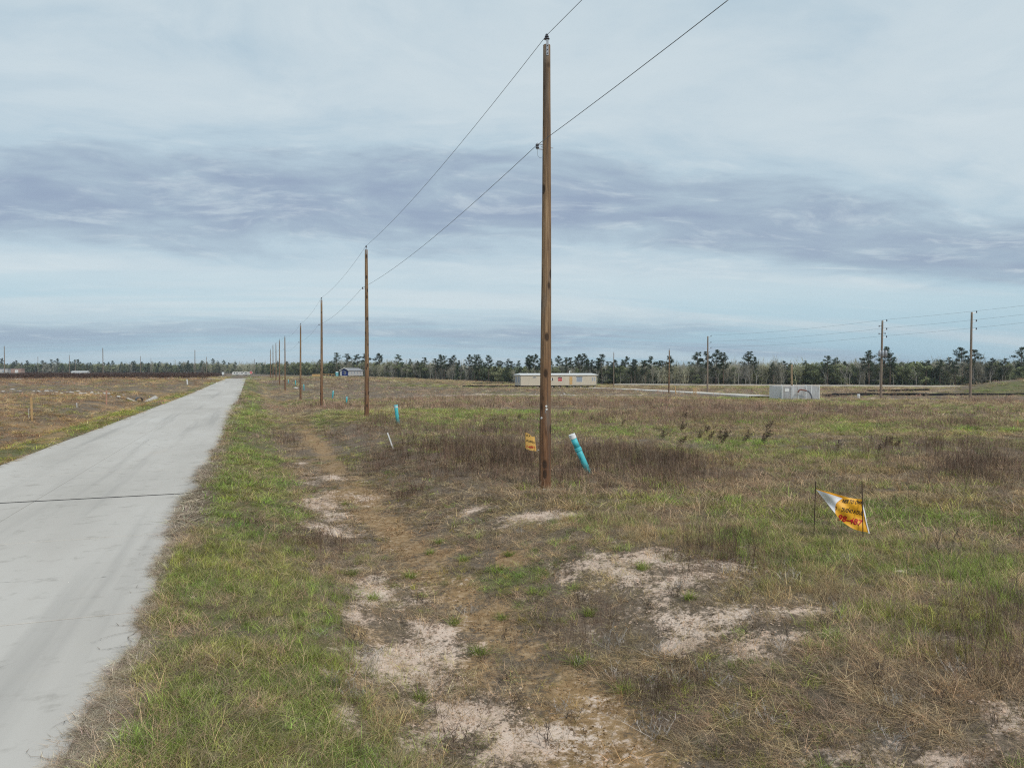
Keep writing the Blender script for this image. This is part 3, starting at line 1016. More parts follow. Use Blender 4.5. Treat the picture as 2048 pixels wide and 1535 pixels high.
# tall dead stalks standing singly over the grass near the sign
b_ = []
for s in range(3):
    q = Blades(300 + s); q.weed(2, (.7, 1.1), .012, .12, (0, 16), 12); b_.append(q)
SCOL = source_collection("stalk", [q.mesh("stalk", M['grass']) for q in b_])
sx, sy = [], []
for (u, v, ru, rv, n) in ((1920, 1040, 130, 100, 60), (1860, 1150, 60, 50, 14), (1990, 1250, 60, 120, 10), (1330, 900, 60, 60, 40), (900, 900, 150, 40, 60), (1250, 960, 120, 30, 40), (1600, 950, 300, 40, 60)):
    for _ in range(n):
        g, _d = gp(u + rng.uniform(-ru, ru), v + rng.uniform(-rv, rv))
        sx.append(g.x); sy.append(g.y)
sx = np.array(sx); sy = np.array(sy); n = len(sx)
sh = rng.uniform(.3, .7, n)
scatter("dead_stalks", np.stack([sx, sy, terrain(sx, sy) - .01], -1), np.stack([.1 * rng.normal(size=n), .1 + .1 * rng.normal(size=n), rng.uniform(0, 6.28, n)], -1),
        np.stack([sh, sh, sh], -1), rng.integers(0, 3, n), np.clip(np.asarray((0.20, 0.155, 0.115)) * rng.uniform(.6, 1.4, (n, 1)), .01, .5), SCOL,
        "tall thin dead stalks rising above the grass", "stalks")

# single clumps that stand out: fresh bunches, brown and grey twiggy ones
bn = []
for s_ in range(3):
    q = Blades(970 + s_); q.tuft(110, (.5, 1.05), .022, .30, (2, 62), (5, 45), 3, .08); bn.append(q)
for s_ in range(3):
    q = Blades(975 + s_); q.weed(16, (.4, 1.0), .014, .22, (5, 62), 7); bn.append(q)
BN = source_collection("bunch", [q.mesh("bunch", M['grass']) for q in bn])
bx, bk = [], []
for (u, v) in ((995, 1142), (1067, 1186), (908, 1248), (860, 1108), (700, 1150), (840, 1400), (820, 1155), (1020, 1110), (1250, 1385), (960, 1310), (745, 1200), (1180, 1230), (1380, 1200), (1005, 1240), (880, 1085), (930, 1120),
               (360, 1100), (475, 1110), (540, 1080), (350, 1505), (620, 1120), (690, 1010), (1160, 1330), (1285, 1140)):
    g, _d = gp(u, v); bx.append((g.x, g.y)); bk.append(0)
for _ in range(110):
    u_, v_ = rng.uniform(560, 2040), rng.uniform(1000, 1530)
    g, _d = gp(u_, v_)
    if g.x > ROAD_R + 1.6:
        bx.append((g.x, g.y)); bk.append(1 if rng.uniform() < .7 else 2)
bx = np.array(bx); bk = np.array(bk); n = len(bx)
bt = np.asarray([(.22, .27, .06), (.14, .105, .085), (.46, .42, .38)])[bk] * rng.uniform(.75, 1.3, (n, 1))
bs = np.where(bk == 0, rng.uniform(.22, .36, n), rng.uniform(.25, .5, n)); bh = np.where(bk == 0, rng.uniform(.12, .2, n), rng.uniform(.14, .30, n))
scatter("plant_bunches", np.stack([bx[:, 0], bx[:, 1], terrain(bx[:, 0], bx[:, 1]) - .005], -1), np.stack([0 * bs, 0 * bs, rng.uniform(0, 6.28, n)], -1), np.stack([bs, bs, bh], -1),
        np.where(bk == 0, 0, 3) + rng.integers(0, 3, n), np.clip(bt, .02, .7), BN, "fresh green bunches and dead twiggy clumps dotted over bare ground", "plants")

# crumbs of soil and small stones on the bare ground
cl = []
for s_ in range(4):
    r = np.random.default_rng(950 + s_); q = Blades(950 + s_)
    for _ in range(9):
        c0 = np.array([r.normal() * .45, r.normal() * .45, .05]); k_ = r.uniform(.04, .16); vv = r.uniform()
        i0 = len(q.v)
        for dx_, dy_, dz_ in ((1, 0, 0), (-.4, .9, 0), (-.5, -.8, 0), (.1, .1, .8), (.5, .6, .3)):
            q.v.append(c0 + np.array([dx_, dy_, dz_]) * k_ * r.uniform(.6, 1.2, 3)); q.var.append(vv); q.straw.append(0.)
        q.f += [(i0, i0 + 4, i0 + 3), (i0 + 4, i0 + 1, i0 + 3), (i0 + 1, i0 + 2, i0 + 3), (i0 + 2, i0, i0 + 3), (i0, i0 + 1, i0 + 4)]
    cl.append(q)
CC = source_collection("crumb", [q.mesh("crumb", M['grass']) for q in cl])
cx_, cy_, cr_ = wedge(4.2, 24, 26)
cc = cover(cx_, cy_)
kk = ((cc['sand'] > .22) | (cc['orange'] > .3)) & (cx_ > ROAD_R + .6)
cx_, cy_ = cx_[kk], cy_[kk]; n = len(cx_); cs_ = rng.uniform(.05, .2, n)
ct = np.where((cc['sand'][kk] > .3)[:, None], np.asarray((.56, .43, .33)), np.asarray((.38, .25, .14))) * rng.uniform(.6, 1.15, (n, 1))
scatter("soil_crumbs", np.stack([cx_, cy_, terrain(cx_, cy_)], -1), np.stack([0 * cx_, 0 * cx_, rng.uniform(0, 6.28, n)], -1), np.stack([cs_, cs_, cs_ * .8], -1),
        rng.integers(0, 4, n), np.clip(ct, .02, .8), CC, "crumbs of dry soil and small stones lying on the bare sandy ground", "soil")

# grass runners creeping over the concrete edge
b = Blades(900)
for _ in range(70):
    y = rng.uniform(4.5, 26); x = ROAD_R - 0.12
    az = math.pi + rng.uniform(-.9, .9); ln = rng.uniform(.15, .55)
    p = np.array([x, y, 0.012]); pts = [p]
    for s in range(6):
        az += rng.normal() * .45
        p = p + np.array([math.cos(az), math.sin(az), 0]) * ln / 6
        p = np.array([p[0], p[1], 0.008 + 0.012 * rng.uniform()]); pts.append(p)
        if rng.uniform() < .45:
            a2 = az + rng.choice([-1, 1]) * rng.uniform(.5, 1.2); e = p + np.array([math.cos(a2), math.sin(a2), 0.15]) * rng.uniform(.04, .14)
            b.strip([p, (p + e) / 2, e], .007, np.array([-math.sin(a2), math.cos(a2), 0]), rng.uniform())
    b.strip(pts, .011, np.array([-math.sin(az), math.cos(az), 0]), rng.uniform())
M['runner'] = foliage_material("grass_runner", (0.17, 0.13, 0.10), .1)
tag(put("grass_runners", b.mesh("grass_runners", M['runner'])), "brown grass runners creeping over the edge of the concrete road", "grass", kind="stuff")

# ------------------------------------------------------------------ trees
def tree_things():
    pines = []
    for s in range(9):
        r = np.random.default_rng(500 + s)
        H = 14.0
        tr = MB()
        bend = r.normal(size=2) * .35
        path = [(bend[0] * (t * t), bend[1] * (t * t), H * .97 * t - (.3 if t == 0 else 0)) for t in np.linspace(0, 1, 7)]
        tr.tube(path, [.21, .185, .165, .14, .11, .075, .03], 6)
        cr = Blades(520 + s)
        z0 = r.uniform(.34, .52)
        nbr = int(r.integers(24, 32))
        for i in range(nbr):
            t = z0 + (1 - z0) * (i + r.uniform(0, .9)) / nbr
            tt = (t - z0) / (1 - z0)
            env = (0.55 + 0.55 * math.sin(math.pi * min(1, .25 + .75 * tt))) * (1 - .45 * tt ** 3)
            Ln = r.uniform(.7, 2.7) * env
            az = r.uniform(0, 2 * math.pi); up = r.uniform(-.1, .5) + .35 * tt
            base = Vector((bend[0] * t * t, bend[1] * t * t, H * .96 * t))
            d = Vector((math.cos(az) * math.cos(up), math.sin(az) * math.cos(up), math.sin(up)))
            e = base + d * Ln
            tr.tube([base, base.lerp(e, .5) + Vector((0, 0, .06)), e], [.05, .035, .012], 3, caps=False)
            nc = 1 + int(Ln * 1.5)
            cs, rr = [], []
            for j in range(nc):
                q = base.lerp(e, 1 - .62 * j / max(1, nc)) + Vector(r.normal(size=3)) * .16
                cs.append(tuple(q)); rr.append(r.uniform(.3, .85))
            cr.leafcloud(nc * 46, cs, rr, .30)
        top = (bend[0], bend[1], H * .97)
        cr.leafcloud(30, [top, (top[0], top[1], H * .92)], [.4, .55], .4)
        pines.append((tr.mesh("trunk", M['pine_bark'], True), cr.mesh("crown", M['pine'])))
    bares = []
    for s in range(6):
        r = np.random.default_rng(600 + s)
        tr = MB(); tw = Blades(640 + s)

        def grow(p, d, ln, rad, lev):
            e = p + d * ln
            m_ = p.lerp(e, .5) + Vector(r.normal(size=3)) * ln * .04
            tr.tube([p, m_, e], [rad, rad * .82, rad * .62], 4 if lev < 2 else 3, caps=False)
            if lev >= 3:
                for _ in range(5):
                    dd = (d + Vector(r.normal(size=3)) * .55 + Vector((0, 0, .15))).normalized()
                    st = np.array(p.lerp(e, r.uniform(.2, 1))); en = st + np.array(dd) * r.uniform(.4, 1.1)
                    sd = r.normal(size=3); sd /= np.linalg.norm(sd)
                    tw.strip([st, (st + en) / 2 + r.normal(size=3) * .05, en], .035, sd, r.uniform(.2, 1))
                return
            k = 3 if lev else 4
            for j in range(k):
                f = 1.0 if j == 0 else r.uniform(.45, .95)
                dd = (d + Vector(r.normal(size=3)) * (.22 if j == 0 else .48) + Vector((0, 0, .12))).normalized()
                grow(p.lerp(e, f), dd, ln * r.uniform(.55, .78), rad * (.62 if j == 0 else .42), lev + 1)
        grow(Vector((0, 0, -.2)), Vector((r.normal() * .05, r.normal() * .05, 1)).normalized(), 4.2, .15, 0)
        bares.append((tr.mesh("trunk", M['pale_bark'], False), tw.mesh("crown", M['twiggy'])))
    return pines, bares


M['twiggy'] = foliage_material("bare_twigs", (0.21, 0.185, 0.165), .1, (0.26, 0.235, 0.21))
PINES, BARES = tree_things()

TREELINE = [(-260, 860), (0, 790), (300, 730), (470, 660), (545, 520), (620, 435), (760, 372), (1000, 318), (1300, 290), (1700, 274), (2048, 266), (2350, 262)]


def tl_depth(u):
    return float(np.interp(u, [a_ for a_, _ in TREELINE], [b_ for _, b_ in TREELINE]))


# thicket behind the field: bare and evergreen growth nobody could count
src = []
for s in range(4):      # 0-3 rounded evergreen / olive growth with a stem
    q = Blades(700 + s); r = np.random.default_rng(700 + s)
    cs = [(r.normal() * .9, r.normal() * .9, r.uniform(1.2, 5.4)) for _ in range(11)]
    q.leafcloud(620, cs, [r.uniform(.6, 1.2) for _ in cs], .42)
    q.weed(3, (4, 5.5), .16, .5, (0, 10), 4)
    src.append(q)
for s in range(5):      # 4-8 leafless growth: a haze of fine twigs on pale stems
    q = Blades(740 + s); r = np.random.default_rng(740 + s)
    q.weed(5, (4.5, 7.5), .13, 1.1, (0, 12), 8)
    for st in range(40):
        a0 = r.uniform(0, 6.28); h0 = r.uniform(1.0, 5.2); rr = r.uniform(0, 1.2)
        o_ = np.array([rr * math.cos(a0), rr * math.sin(a0), h0])
        for k in range(6):
            d = r.normal(size=3); d[2] = abs(d[2]) * 1.3 + .35; d /= np.linalg.norm(d)
            sd = r.normal(size=3); sd /= np.linalg.norm(sd)
            e = o_ + d * r.uniform(.7, 1.9)
            q.strip([o_, (o_ + e) / 2, e], .06, sd, r.uniform(.2, 1))
    src.append(q)
for s in range(3):      # 9-11 young conical pine / cedar
    q = Blades(780 + s); r = np.random.default_rng(780 + s)
    cs = []; ra = []
    for k in range(16):
        t = k / 15; w_ = 1.5 * (1 - t) ** .8 + .15
        cs.append((r.normal() * w_ * .5, r.normal() * w_ * .5, .5 + 5.2 * t)); ra.append(.3 + .55 * (1 - t))
    q.leafcloud(560, cs, ra, .4)
    src.append(q)
WC = source_collection("growth", [q.mesh("growth", M['wood_leaf']) for q in src])
us, deps = [], []
for u in np.arange(-250, 2340, 4.2):
    d0 = tl_depth(u)
    for row in range(7):
        us.append(u + rng.uniform(-5, 5)); deps.append(d0 + 1 + row * row * .55 + row * 1.5 + rng.uniform(-2, 2))
us = np.array(us); deps = np.array(deps)
pp_ = np.array([P(u, 743, d) for u, d in zip(us, deps)])
n = len(us)
zone = fbm(us * .013, us * 0, 401, 3)
kd = rng.uniform(size=n)
evg = kd < 0.22 + .5 * sst(zone, .5, .7) + .4 * sst(us, 560, 610) * (1 - sst(us, 640, 680))
con = (~evg) & (kd > .90 - .22 * sst(us, 1500, 1900))
ti = np.where(evg, rng.integers(0, 4, n), np.where(con, rng.integers(9, 12, n), rng.integers(4, 9, n)))
base_t = np.where(evg[:, None], np.asarray((0.21, 0.235, 0.12)), np.where(con[:, None], np.asarray((0.09, 0.13, 0.065)), np.asarray((0.44, 0.415, 0.33))))
ol = sst(fbm(us * .03, deps * .05, 411, 2), .45, .65)[:, None] * (~con)[:, None]
base_t = base_t * (1 - .45 * ol) + np.asarray((0.40, 0.40, 0.23)) * .45 * ol
base_t = base_t * rng.uniform(.65, 1.35, (n, 1))
hs = np.interp(us, [-200, 400, 560, 700, 1000, 1400, 1700, 2300], [1.8, 1.6, 1.4, 1.3, 1.25, 1.35, 1.5, 1.55]) * rng.uniform(.62, 1.12, n)
hs = np.where(con, hs * rng.uniform(.5, 1.0, n), hs)
zz = terrain(pp_[:, 0], pp_[:, 1])
scatter("woodland_thicket", np.stack([pp_[:, 0], pp_[:, 1], zz - .15], -1), np.stack([np.zeros(n), np.zeros(n), rng.uniform(0, 6.28, n)], -1),
        np.stack([hs, hs, hs], -1), ti, np.clip(base_t, .01, .75), WC, "grey and olive woodland thicket closing off the far side of the field", "woods")

# pines that rise out of it, each a tree
pine_spots = [(1395, 703, 1), (1412, 702, 0), (1432, 699, 1), (1447, 704, 0), (1497, 702, 1), (1508, 712, 0), (1768, 692, 1), (1738, 700, 1), (1780, 704, 0), (1925, 694, 1), (1950, 697, 1),
              (2042, 692, 1), (1655, 710, 0), (1673, 715, 0), (1982, 715, 0), (1828, 722, 0), (1852, 719, 0), (1880, 718, 0), (1900, 714, 0), (1910, 722, 0), (2010, 716, 0),
              (674, 704, 1), (696, 707, 1), (716, 708, 1), (731, 706, 1), (760, 705, 1), (795, 708, 0), (640, 718, 0), (660, 722, 0), (575, 722, 0), (558, 722, 0)]
r2 = random.Random(5)


def wood_place(u):
    for lim, txt in ((650, "in the woods behind the row of roadside poles"), (738, "in the woods behind the small blue fronted house"),
                     (1032, "in the woods between the blue fronted house and the mobile home"), (1196, "in the woods behind the beige mobile home"),
                     (1415, "in the woods between the mobile home and the three arm pole"), (1540, "in the woods between the three arm pole and the enclosure"),
                     (1660, "in the woods behind the chain link enclosure"), (1800, "in the woods behind the pole with transformer cans"),
                     (1945, "in the woods between the transformer pole and the leaning pole")):
        if u < lim:
            return txt
    return "in the woods beyond the grassy spoil heap"


for a_, b_, c_ in ((815, 1090, 24), (1105, 1345, 22)):
    for i in range(c_):
        u = a_ + (b_ - a_) * (i + r2.uniform(0, .9)) / c_
        pine_spots.append((u, r2.uniform(706, 722), 0))
for i in range(10):
    pine_spots.append((r2.uniform(1530, 2040), r2.uniform(720, 728), 0))
for i in range(42):
    u = -5 + 480 * (i + r2.uniform(0, .95)) / 42
    pine_spots.append((u, r2.uniform(714, 727), 2))
for i, (u, vt, kd_) in enumerate(pine_spots):
    d = tl_depth(u) - r2.uniform(-6, 3)
    g = at_depth(u, d)
    H = P(u, vt, d).z - g.z
    tr, cr = PINES[r2.randrange(len(PINES))]
    o = empty("pine_tree", g, r2.uniform(0, 6.28))
    s_ = H / 14.0
    wd = s_ * (1.35 if kd_ == 1 else 1.05 + .2 * r2.random())
    o.scale = (wd, wd, s_)
    put("trunk", tr, o); put("crown", cr, o)
    if kd_ == 2 or u < 530:
        tag(o, "small hazy pine on the far horizon across the concrete road", "tree", "far pines beyond the road")
    else:
        tall = vt < 709
        tag(o, "%s pine %s" % ("tall dark" if tall else "lower dark", wood_place(u)), "tree", "%s pines %s" % ("tall" if tall else "lower", wood_place(u)))
for i in range(46):
    u = [930, 1182, 1190, 752, 786, 770, 719, 1648, 1720, 1478, 1500, 1512, 1690, 1700, 905, 840][i] if i < 16 else r2.uniform(650, 2040)
    d = tl_depth(u) - r2.uniform(1, 5)
    g = at_depth(u, d)
    tr, cr = BARES[r2.randrange(len(BARES))]
    o = empty("bare_tree", g, r2.uniform(0, 6.28))
    s_ = r2.uniform(.62, .95) * (1.05 if u > 1400 else .8)
    o.scale = (s_ * .8, s_ * .8, s_)
    put("trunk", tr, o); put("crown", cr, o)
    tag(o, "leafless pale tree " + wood_place(u), "tree", "leafless trees " + wood_place(u))

# ------------------------------------------------------------------ utility poles along the road
def shaft_mesh(name, H, r0, r1, mat, seed=0, n=20, bow=0.02, lean=(0, 0)):
    r = np.random.default_rng(seed)
    b = MB(); K_ = 26
    ph_ = r.uniform(0, 6.28, 4)
    for i in range(K_ + 1):
        t = i / K_
        z = -0.6 + (H + 0.6) * t
        tz_ = max(0, z / H)
        rad = r0 + (r1 - r0) * tz_
        cx = bow * math.sin(math.pi * tz_ * 1.3 + ph_[0]) + lean[0] * tz_
        cy = bow * math.sin(math.pi * tz_ * 1.1 + ph_[1]) + lean[1] * tz_
        for k_ in range(n):
            th = 2 * math.pi * k_ / n
            rr = rad * (1 + .025 * math.sin(3 * th + ph_[2] + z * .7) + .012 * r.normal())
            b.v.append((cx + rr * math.cos(th), cy + rr * math.sin(th), z))
    for i in range(K_):
        for k_ in range(n):
            k2 = (k_ + 1) % n
            b.face(i * n + k_, i * n + k2, (i + 1) * n + k2, (i + 1) * n + k_)
    b.face(*[K_ * n + k_ for k_ in range(n)])
    top = (sum(p[0] for p in b.v[-n:]) / n, sum(p[1] for p in b.v[-n:]) / n)
    return b.mesh(name, mat, True), top


NTH = ["", "second", "third", "fourth", "fifth", "sixth", "seventh", "eighth", "ninth"]
ROW = [(1091, 18.2, 95), (733, 46, 500), (643, 75, 600), (601, 105, 650), (570, 151, 674), (559, 179, 680), (552, 203, 687), (546, 229, 691), (541, 256, 699)]
tops, necks = [], []
for i, (u, d, vt) in enumerate(ROW):
    g = at_depth(u, d)
    H = P(u, vt, d).z - g.z
    o = empty("utility_pole", g)
    lean = (_R.x * .02, _R.y * .02)
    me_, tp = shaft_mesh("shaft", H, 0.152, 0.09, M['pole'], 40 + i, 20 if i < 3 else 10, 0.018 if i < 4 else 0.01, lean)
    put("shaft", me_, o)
    big = 1.0 if i < 2 else 1.4
    tx, ty = tp
    # pole-top pin and insulator, strap on the camera side
    b = MB()
    face = Vector((-_F.x, -_F.y, 0)).normalized()
    sp = Vector((tx, ty, H)) + face * 0.088 + _R * .012
    T = Matrix.Translation(sp) @ Matrix.Rotation(math.atan2(face.y, face.x) - math.pi / 2, 4, 'Z')
    b.box((-.028, -.006, -.29), (.028, .012, .10), T=T)
    b.tube([sp + Vector((0, 0, .08)), Vector((tx, ty, H + .11)), Vector((tx, ty, H + .18))], .014, 8)
    b.build("top_bracket", M['steel'], o)
    if i < 2:
        for zb in (-.24, -.15, -.05):
            b = MB(); b.lathe([(.013, 0), (.013, .018), (.006, .022)], 6, T=T @ Matrix.Translation((0, .010, zb)) @ Matrix.Rotation(-math.pi / 2, 4, 'X')); b.build("bolt", M['darksteel'], o)
    b = MB()
    b.lathe([(.02, H + .14), (.072 * big, H + .15), (.072 * big, H + .165), (.03, H + .19), (.03, H + .20), (.052 * big, H + .205), (.052 * big, H + .225), (.022, H + .245), (.035, H + .255), (.03, H + .275), (.01, H + .285)], 14,
            T=Matrix.Translation((tx, ty, 0)))
    b.build("insulator", M['porcelain'], o, True)
    tops.append(Vector((g.x + tx, g.y + ty, g.z + H + .25)))
    # neutral spool on the road side
    hn = H - (11 - 8.48) * (H / 11)
    rp = 0.152 + (0.09 - 0.152) * hn / H
    cx, cy = lean[0] * hn / H, lean[1] * hn / H
    b = MB()
    b.box((-rp - .15, -.02, hn + .055), (-rp + .02, .02, hn + .065)); b.box((-rp - .15, -.02, hn - .065), (-rp + .02, .02, hn - .055))
    b.tube([(-rp - .12, 0, hn - .09), (-rp - .12, 0, hn + .09)], .008, 6)
    b.tube([(-rp - .02, 0, hn), (rp + .10, 0, hn)], .009, 6)
    b.build("spool_bracket", M['steel'], o)
    b = MB()
    b.lathe([(.02, hn - .05), (.045, hn - .045), (.045, hn - .02), (.028, hn - .008), (.028, hn + .008), (.045, hn + .02), (.045, hn + .045), (.02, hn + .05)], 12, T=Matrix.Translation((-rp - .12, 0, 0)))
    b.build("spool_insulator", M['porcelain'], o, True)
    necks.append(Vector((g.x - rp - .165, g.y, g.z + hn)))
    if i == 0:
        for (tu, tv) in ((1092, 811.5), (1092.6, 817.5), (1082.5, 835)):
            q = P(tu, tv, d) - g
            zz_ = q.z
            rr = 0.152 + (0.09 - 0.152) * zz_ / H
            lat = (Vector((q.x, q.y, 0))).dot(_R)
            lat = max(-rr * .8, min(rr * .8, lat))
            out = math.sqrt(max(0, (rr + .026) ** 2 - lat * lat))
            nrm = (_R * lat + face * out).normalized()
            T2 = Matrix.Translation(Vector((0, 0, zz_)) + _R * lat + face * out) @ nrm.to_track_quat('Z', 'Y').to_matrix().to_4x4()
            mb = MB(); mb.lathe([(.026, -.04), (.026, .003), (.02, .006)], 16, T=T2); mb.build("tag_disc", M['white'], o)
        q = P(1093, 821, d) - g
        mb = MB(); mb.tube([Vector((0, 0, q.z - .05)) + face * .155, Vector((0, 0, q.z + .05)) + face * .155], .012, 6); mb.build("staple_plate", M['steel'], o)
        # thin bond wire looped under the neutral spool
        mb = MB(); s0 = Vector((-rp - .12, 0, hn - .1))
        mb.tube([s0, s0 + Vector((.0, -.03, -.14)), s0 + Vector((.05, -.05, -.2)), s0 + Vector((.13, -.06, -.16)), s0 + Vector((.16, -.02, -.13))], .004, 5)
        mb.build("bond_wire", M['wire'], o)
        tag(o, "tall brown wooden utility pole with round white tags beside leaning teal pipe", "utility pole", "utility poles along the concrete road")
    else:
        tag(o, "wooden utility pole, %s along the road counting from the one with white tags" % NTH[i], "utility pole", "utility poles along the concrete road")


def wire(name, pts, r, sag, label, mat, group=None):
    b = MB(); path = []
    for i in range(len(pts) - 1):
        a_, c_ = pts[i], pts[i + 1]
        n_ = 14
        for k_ in range(n_):
            t = k_ / n_
            p = a_.lerp(c_, t); p.z -= sag * ((c_ - a_).length / 28) ** 1.5 * 4 * t * (1 - t)
            path.append(p)
    path.append(pts[-1])
    b.tube(path, r, 6)
    o = b.build(name, mat, None, True)
    tag(o, label, "wire", group)
    return o


back_top = Vector((tops[0].x + .05, tops[0].y - 30.0, tops[0].z - .1)); back_neck = Vector((necks[0].x - .2, necks[0].y - 30.0, necks[0].z + .5))
wire("overhead_wire", [back_top] + tops, .007, .32, "thin upper power wire resting on the pole top insulators beside the road", M['wire'])
wire("overhead_wire", [back_neck] + necks, .0068, .30, "lower wire held on side spools of the poles beside the road", M['wire'])

# ------------------------------------------------------------------ three-wire line on the right
RP = [(1415, 785.5, 672), (1762, 797, 641), (1940, 800, 624)]
att = []
for i, (u, vb, vt) in enumerate(RP):
    g, d = gp(u, vb)
    H = P(u, vt, d).z - g.z
    o = empty("utility_pole", g)
    me_, tp = shaft_mesh("shaft", H, 0.17, 0.12, M['pole_grey'], 80 + i, 12, .02, (_R.x * (.12 if i == 1 else .2 if i == 2 else 0), 0))
    put("shaft", me_, o)
    lx = (.12 if i == 1 else .2 if i == 2 else 0) * _R.x
    pts = []
    for k_, dz in enumerate((.12, 1.28, 2.35)):
        hz = H - dz
        b = MB(); x0 = lx * hz / H
        q0 = Vector((x0, 0, hz)); q1 = q0 + _R * .62
        b.tube([q0, q1 + Vector((0, 0, .04))], .035, 6)
        b.build("standoff_arm", M['steel'], o)
        b = MB(); b.lathe([(.05, .02), (.09, .04), (.05, .09), (.09, .12), (.05, .17), (.09, .20), (.03, .27)], 10, T=Matrix.Translation(q1)); b.build("insulator", M['porcelain'], o, True)
        pts.append(g + q1 + Vector((0, 0, .28)))
    if i == 1:
        for sgn, dz in ((-1, .75), (-1, 1.8), (1, 1.75)):
            b = MB(); q0 = Vector((lx * (H - dz) / H, 0, H - dz)); q1 = q0 + _R * (.42 * sgn)
            b.tube([q0, q1], .03, 6); b.lathe([(.05, -.12), (.07, -.08), (.05, -.02), (.07, .03), (.04, .1)], 8, T=Matrix.Translation(q1)); b.build("cutout", M['darksteel'], o)
        for sgn in (-1, 0, 1):
            b = MB(); q1 = Vector((lx * .6, 0, H * .575)) + _R * (.42 * sgn) + face * .28
            b.lathe([(.16, -.42), (.19, -.38), (.19, .34), (.16, .4), (.05, .43), (.05, .55)], 12, T=Matrix.Translation(q1)); b.build("transformer_can", M['steel'], o, True)
    att.append(pts)
    tag(o, ["weathered three arm power pole standing beside the pale access road", "tall power pole with three transformer cans right of the chain link enclosure",
            "tall leaning power pole with three arms near the grassy spoil heap"][i], "utility pole", "three wire power line poles")
nxt = [p + (p - q) * 1.0 + Vector((0, 0, .3)) for p, q in zip(att[2], att[1])]
lft = [p + (p - q) * .8 + Vector((0, 0, -.3)) for p, q in zip(att[0], att[1])]
for k_, nm in enumerate(("uppermost", "middle", "lowest")):
    wire("power_wire", [att[0][k_], att[1][k_], att[2][k_], nxt[k_]], .011, .20, "%s of the three wires strung between the power poles over the field" % nm, M['wire_far'])


def small_pole(u, vb, vt, r0, r1, label, mat, depth=None, cap=True, group=None):
    if depth is None:
        g, d = gp(u, vb)
    else:
        g, d = at_depth(u, depth), depth
    H = P(u, vt, d).z - g.z
    o = empty("utility_pole", g)
    me_, _t = shaft_mesh("shaft", H, r0, r1, mat, int(u), 8, .02)
    put("shaft", me_, o)
    if cap:
        b = MB(); b.tube([(0, 0, H - .02), (0, 0, H + .12)], .02, 5); b.lathe([(.03, H + .1), (.08, H + .12), (.04, H + .2), (.06, H + .22), (.02, H + .28)], 8); b.build("insulator", M['porcelain'], o)
    tag(o, label, "utility pole", group)
    return o, g, H


small_pole(1338, 787, 700, .13, .10, "brown wooden pole between the mobile home and the three arm pole", M['pole'])
small_pole(1227.5, 781, 705, .13, .10, "slim dark wooden pole just right of the beige mobile home", M['pole_grey'], 205)
sp_o, sp_g, sp_H = small_pole(1583, 796.5, 729, .14, .11, "short tan wooden service pole at the chain link enclosure", M['pole_tan'])
for (u, vt, d) in ((9, 692, 330), (76, 713, 560), (139, 710, 520), (151, 720, 700), (206, 696, 350), (281, 712, 540), (302, 716, 610), (390, 700, 360), (408, 719, 640), (413, 713, 520), (509, 718, 560), (433, 722, 700), (803, 716, 300), (611, 724, 400)):
    if u > 600:
        continue
    small_pole(u, 0, vt, .20, .15, "tiny distant pole standing out above the hazy woods across the road", M['pole_grey'], d, True, "far poles across the road")

# ------------------------------------------------------------------ teal pipes
def teal_pipe(u0, v0, u1, v1, label, r=None, depth=None, cut=.42):
    """(u0, v0) top centre, (u1, v1) where it enters the ground"""
    g, d = gp(u1, v1)
    top = P(u0, v0, d)
    o = empty("sewer_pipe", g)
    ax = (top - g); L = ax.length; ax.normalize()
    T = Vector((0, 0, 1)).rotation_difference(ax).to_matrix().to_4x4()
    b = MB()
    k_ = L * (1 - cut)
    b.lathe([(r, -.45), (r, k_ - .12), (r, k_)], 24, T=T); b.build("pipe", M['teal'], o, True)
    b = MB()
    b.lathe([(r * 1.0, k_ - .01), (r * 1.16, k_), (r * 1.18, k_ + .03), (r * 1.06, k_ + .045), (r * 1.18, k_ + .06), (r * 1.16, k_ + .09), (r, k_ + .10)], 24, T=T); b.build("coupling", M['teal'], o, True)
    b = MB(); b.lathe([(r, k_ + .10), (r, L - .12)], 24, T=T); b.build("pipe", M['teal'], o, True)
    b = MB(); b.lathe([(r * 1.10, L - .14), (r * 1.12, L - .13), (r * 1.12, L - .012), (r * 1.06, L), (r * .9, L), (r * .86, L - .02), (.001, L - .02)], 24, T=T); b.build("cap", M['cap'], o, False)
    tag(o, label, "pipe", "teal sewer pipes with white caps")
    return o


teal_pipe(1143, 868, 1178, 947, "strongly leaning teal pipe with white cap beside the tagged utility pole", .088)
teal_pipe(791.5, 810, 796, 847, "slightly tilted teal pipe in dark weeds behind the second utility pole", .10, cut=.08)
teal_pipe(693.5, 793, 693, 808, "teal pipe with white cap between the second and third utility poles, nearer the second", .10, cut=.1)
teal_pipe(666.5, 780.5, 665, 797, "teal pipe leaning right just behind the third utility pole", .10, cut=.1)
teal_pipe(607.5, 768, 608, 780, "pale teal pipe standing against the fourth utility pole", .10, cut=.1)
teal_pipe(591, 760, 590.5, 771, "pale teal pipe rising above the whitish boulder by the fourth pole", .10, cut=.1)
teal_pipe(576.5, 758.5, 576.5, 766, "tiny pale pipe beyond the boulder, nearly lost in the brown grass", .10, cut=.1)

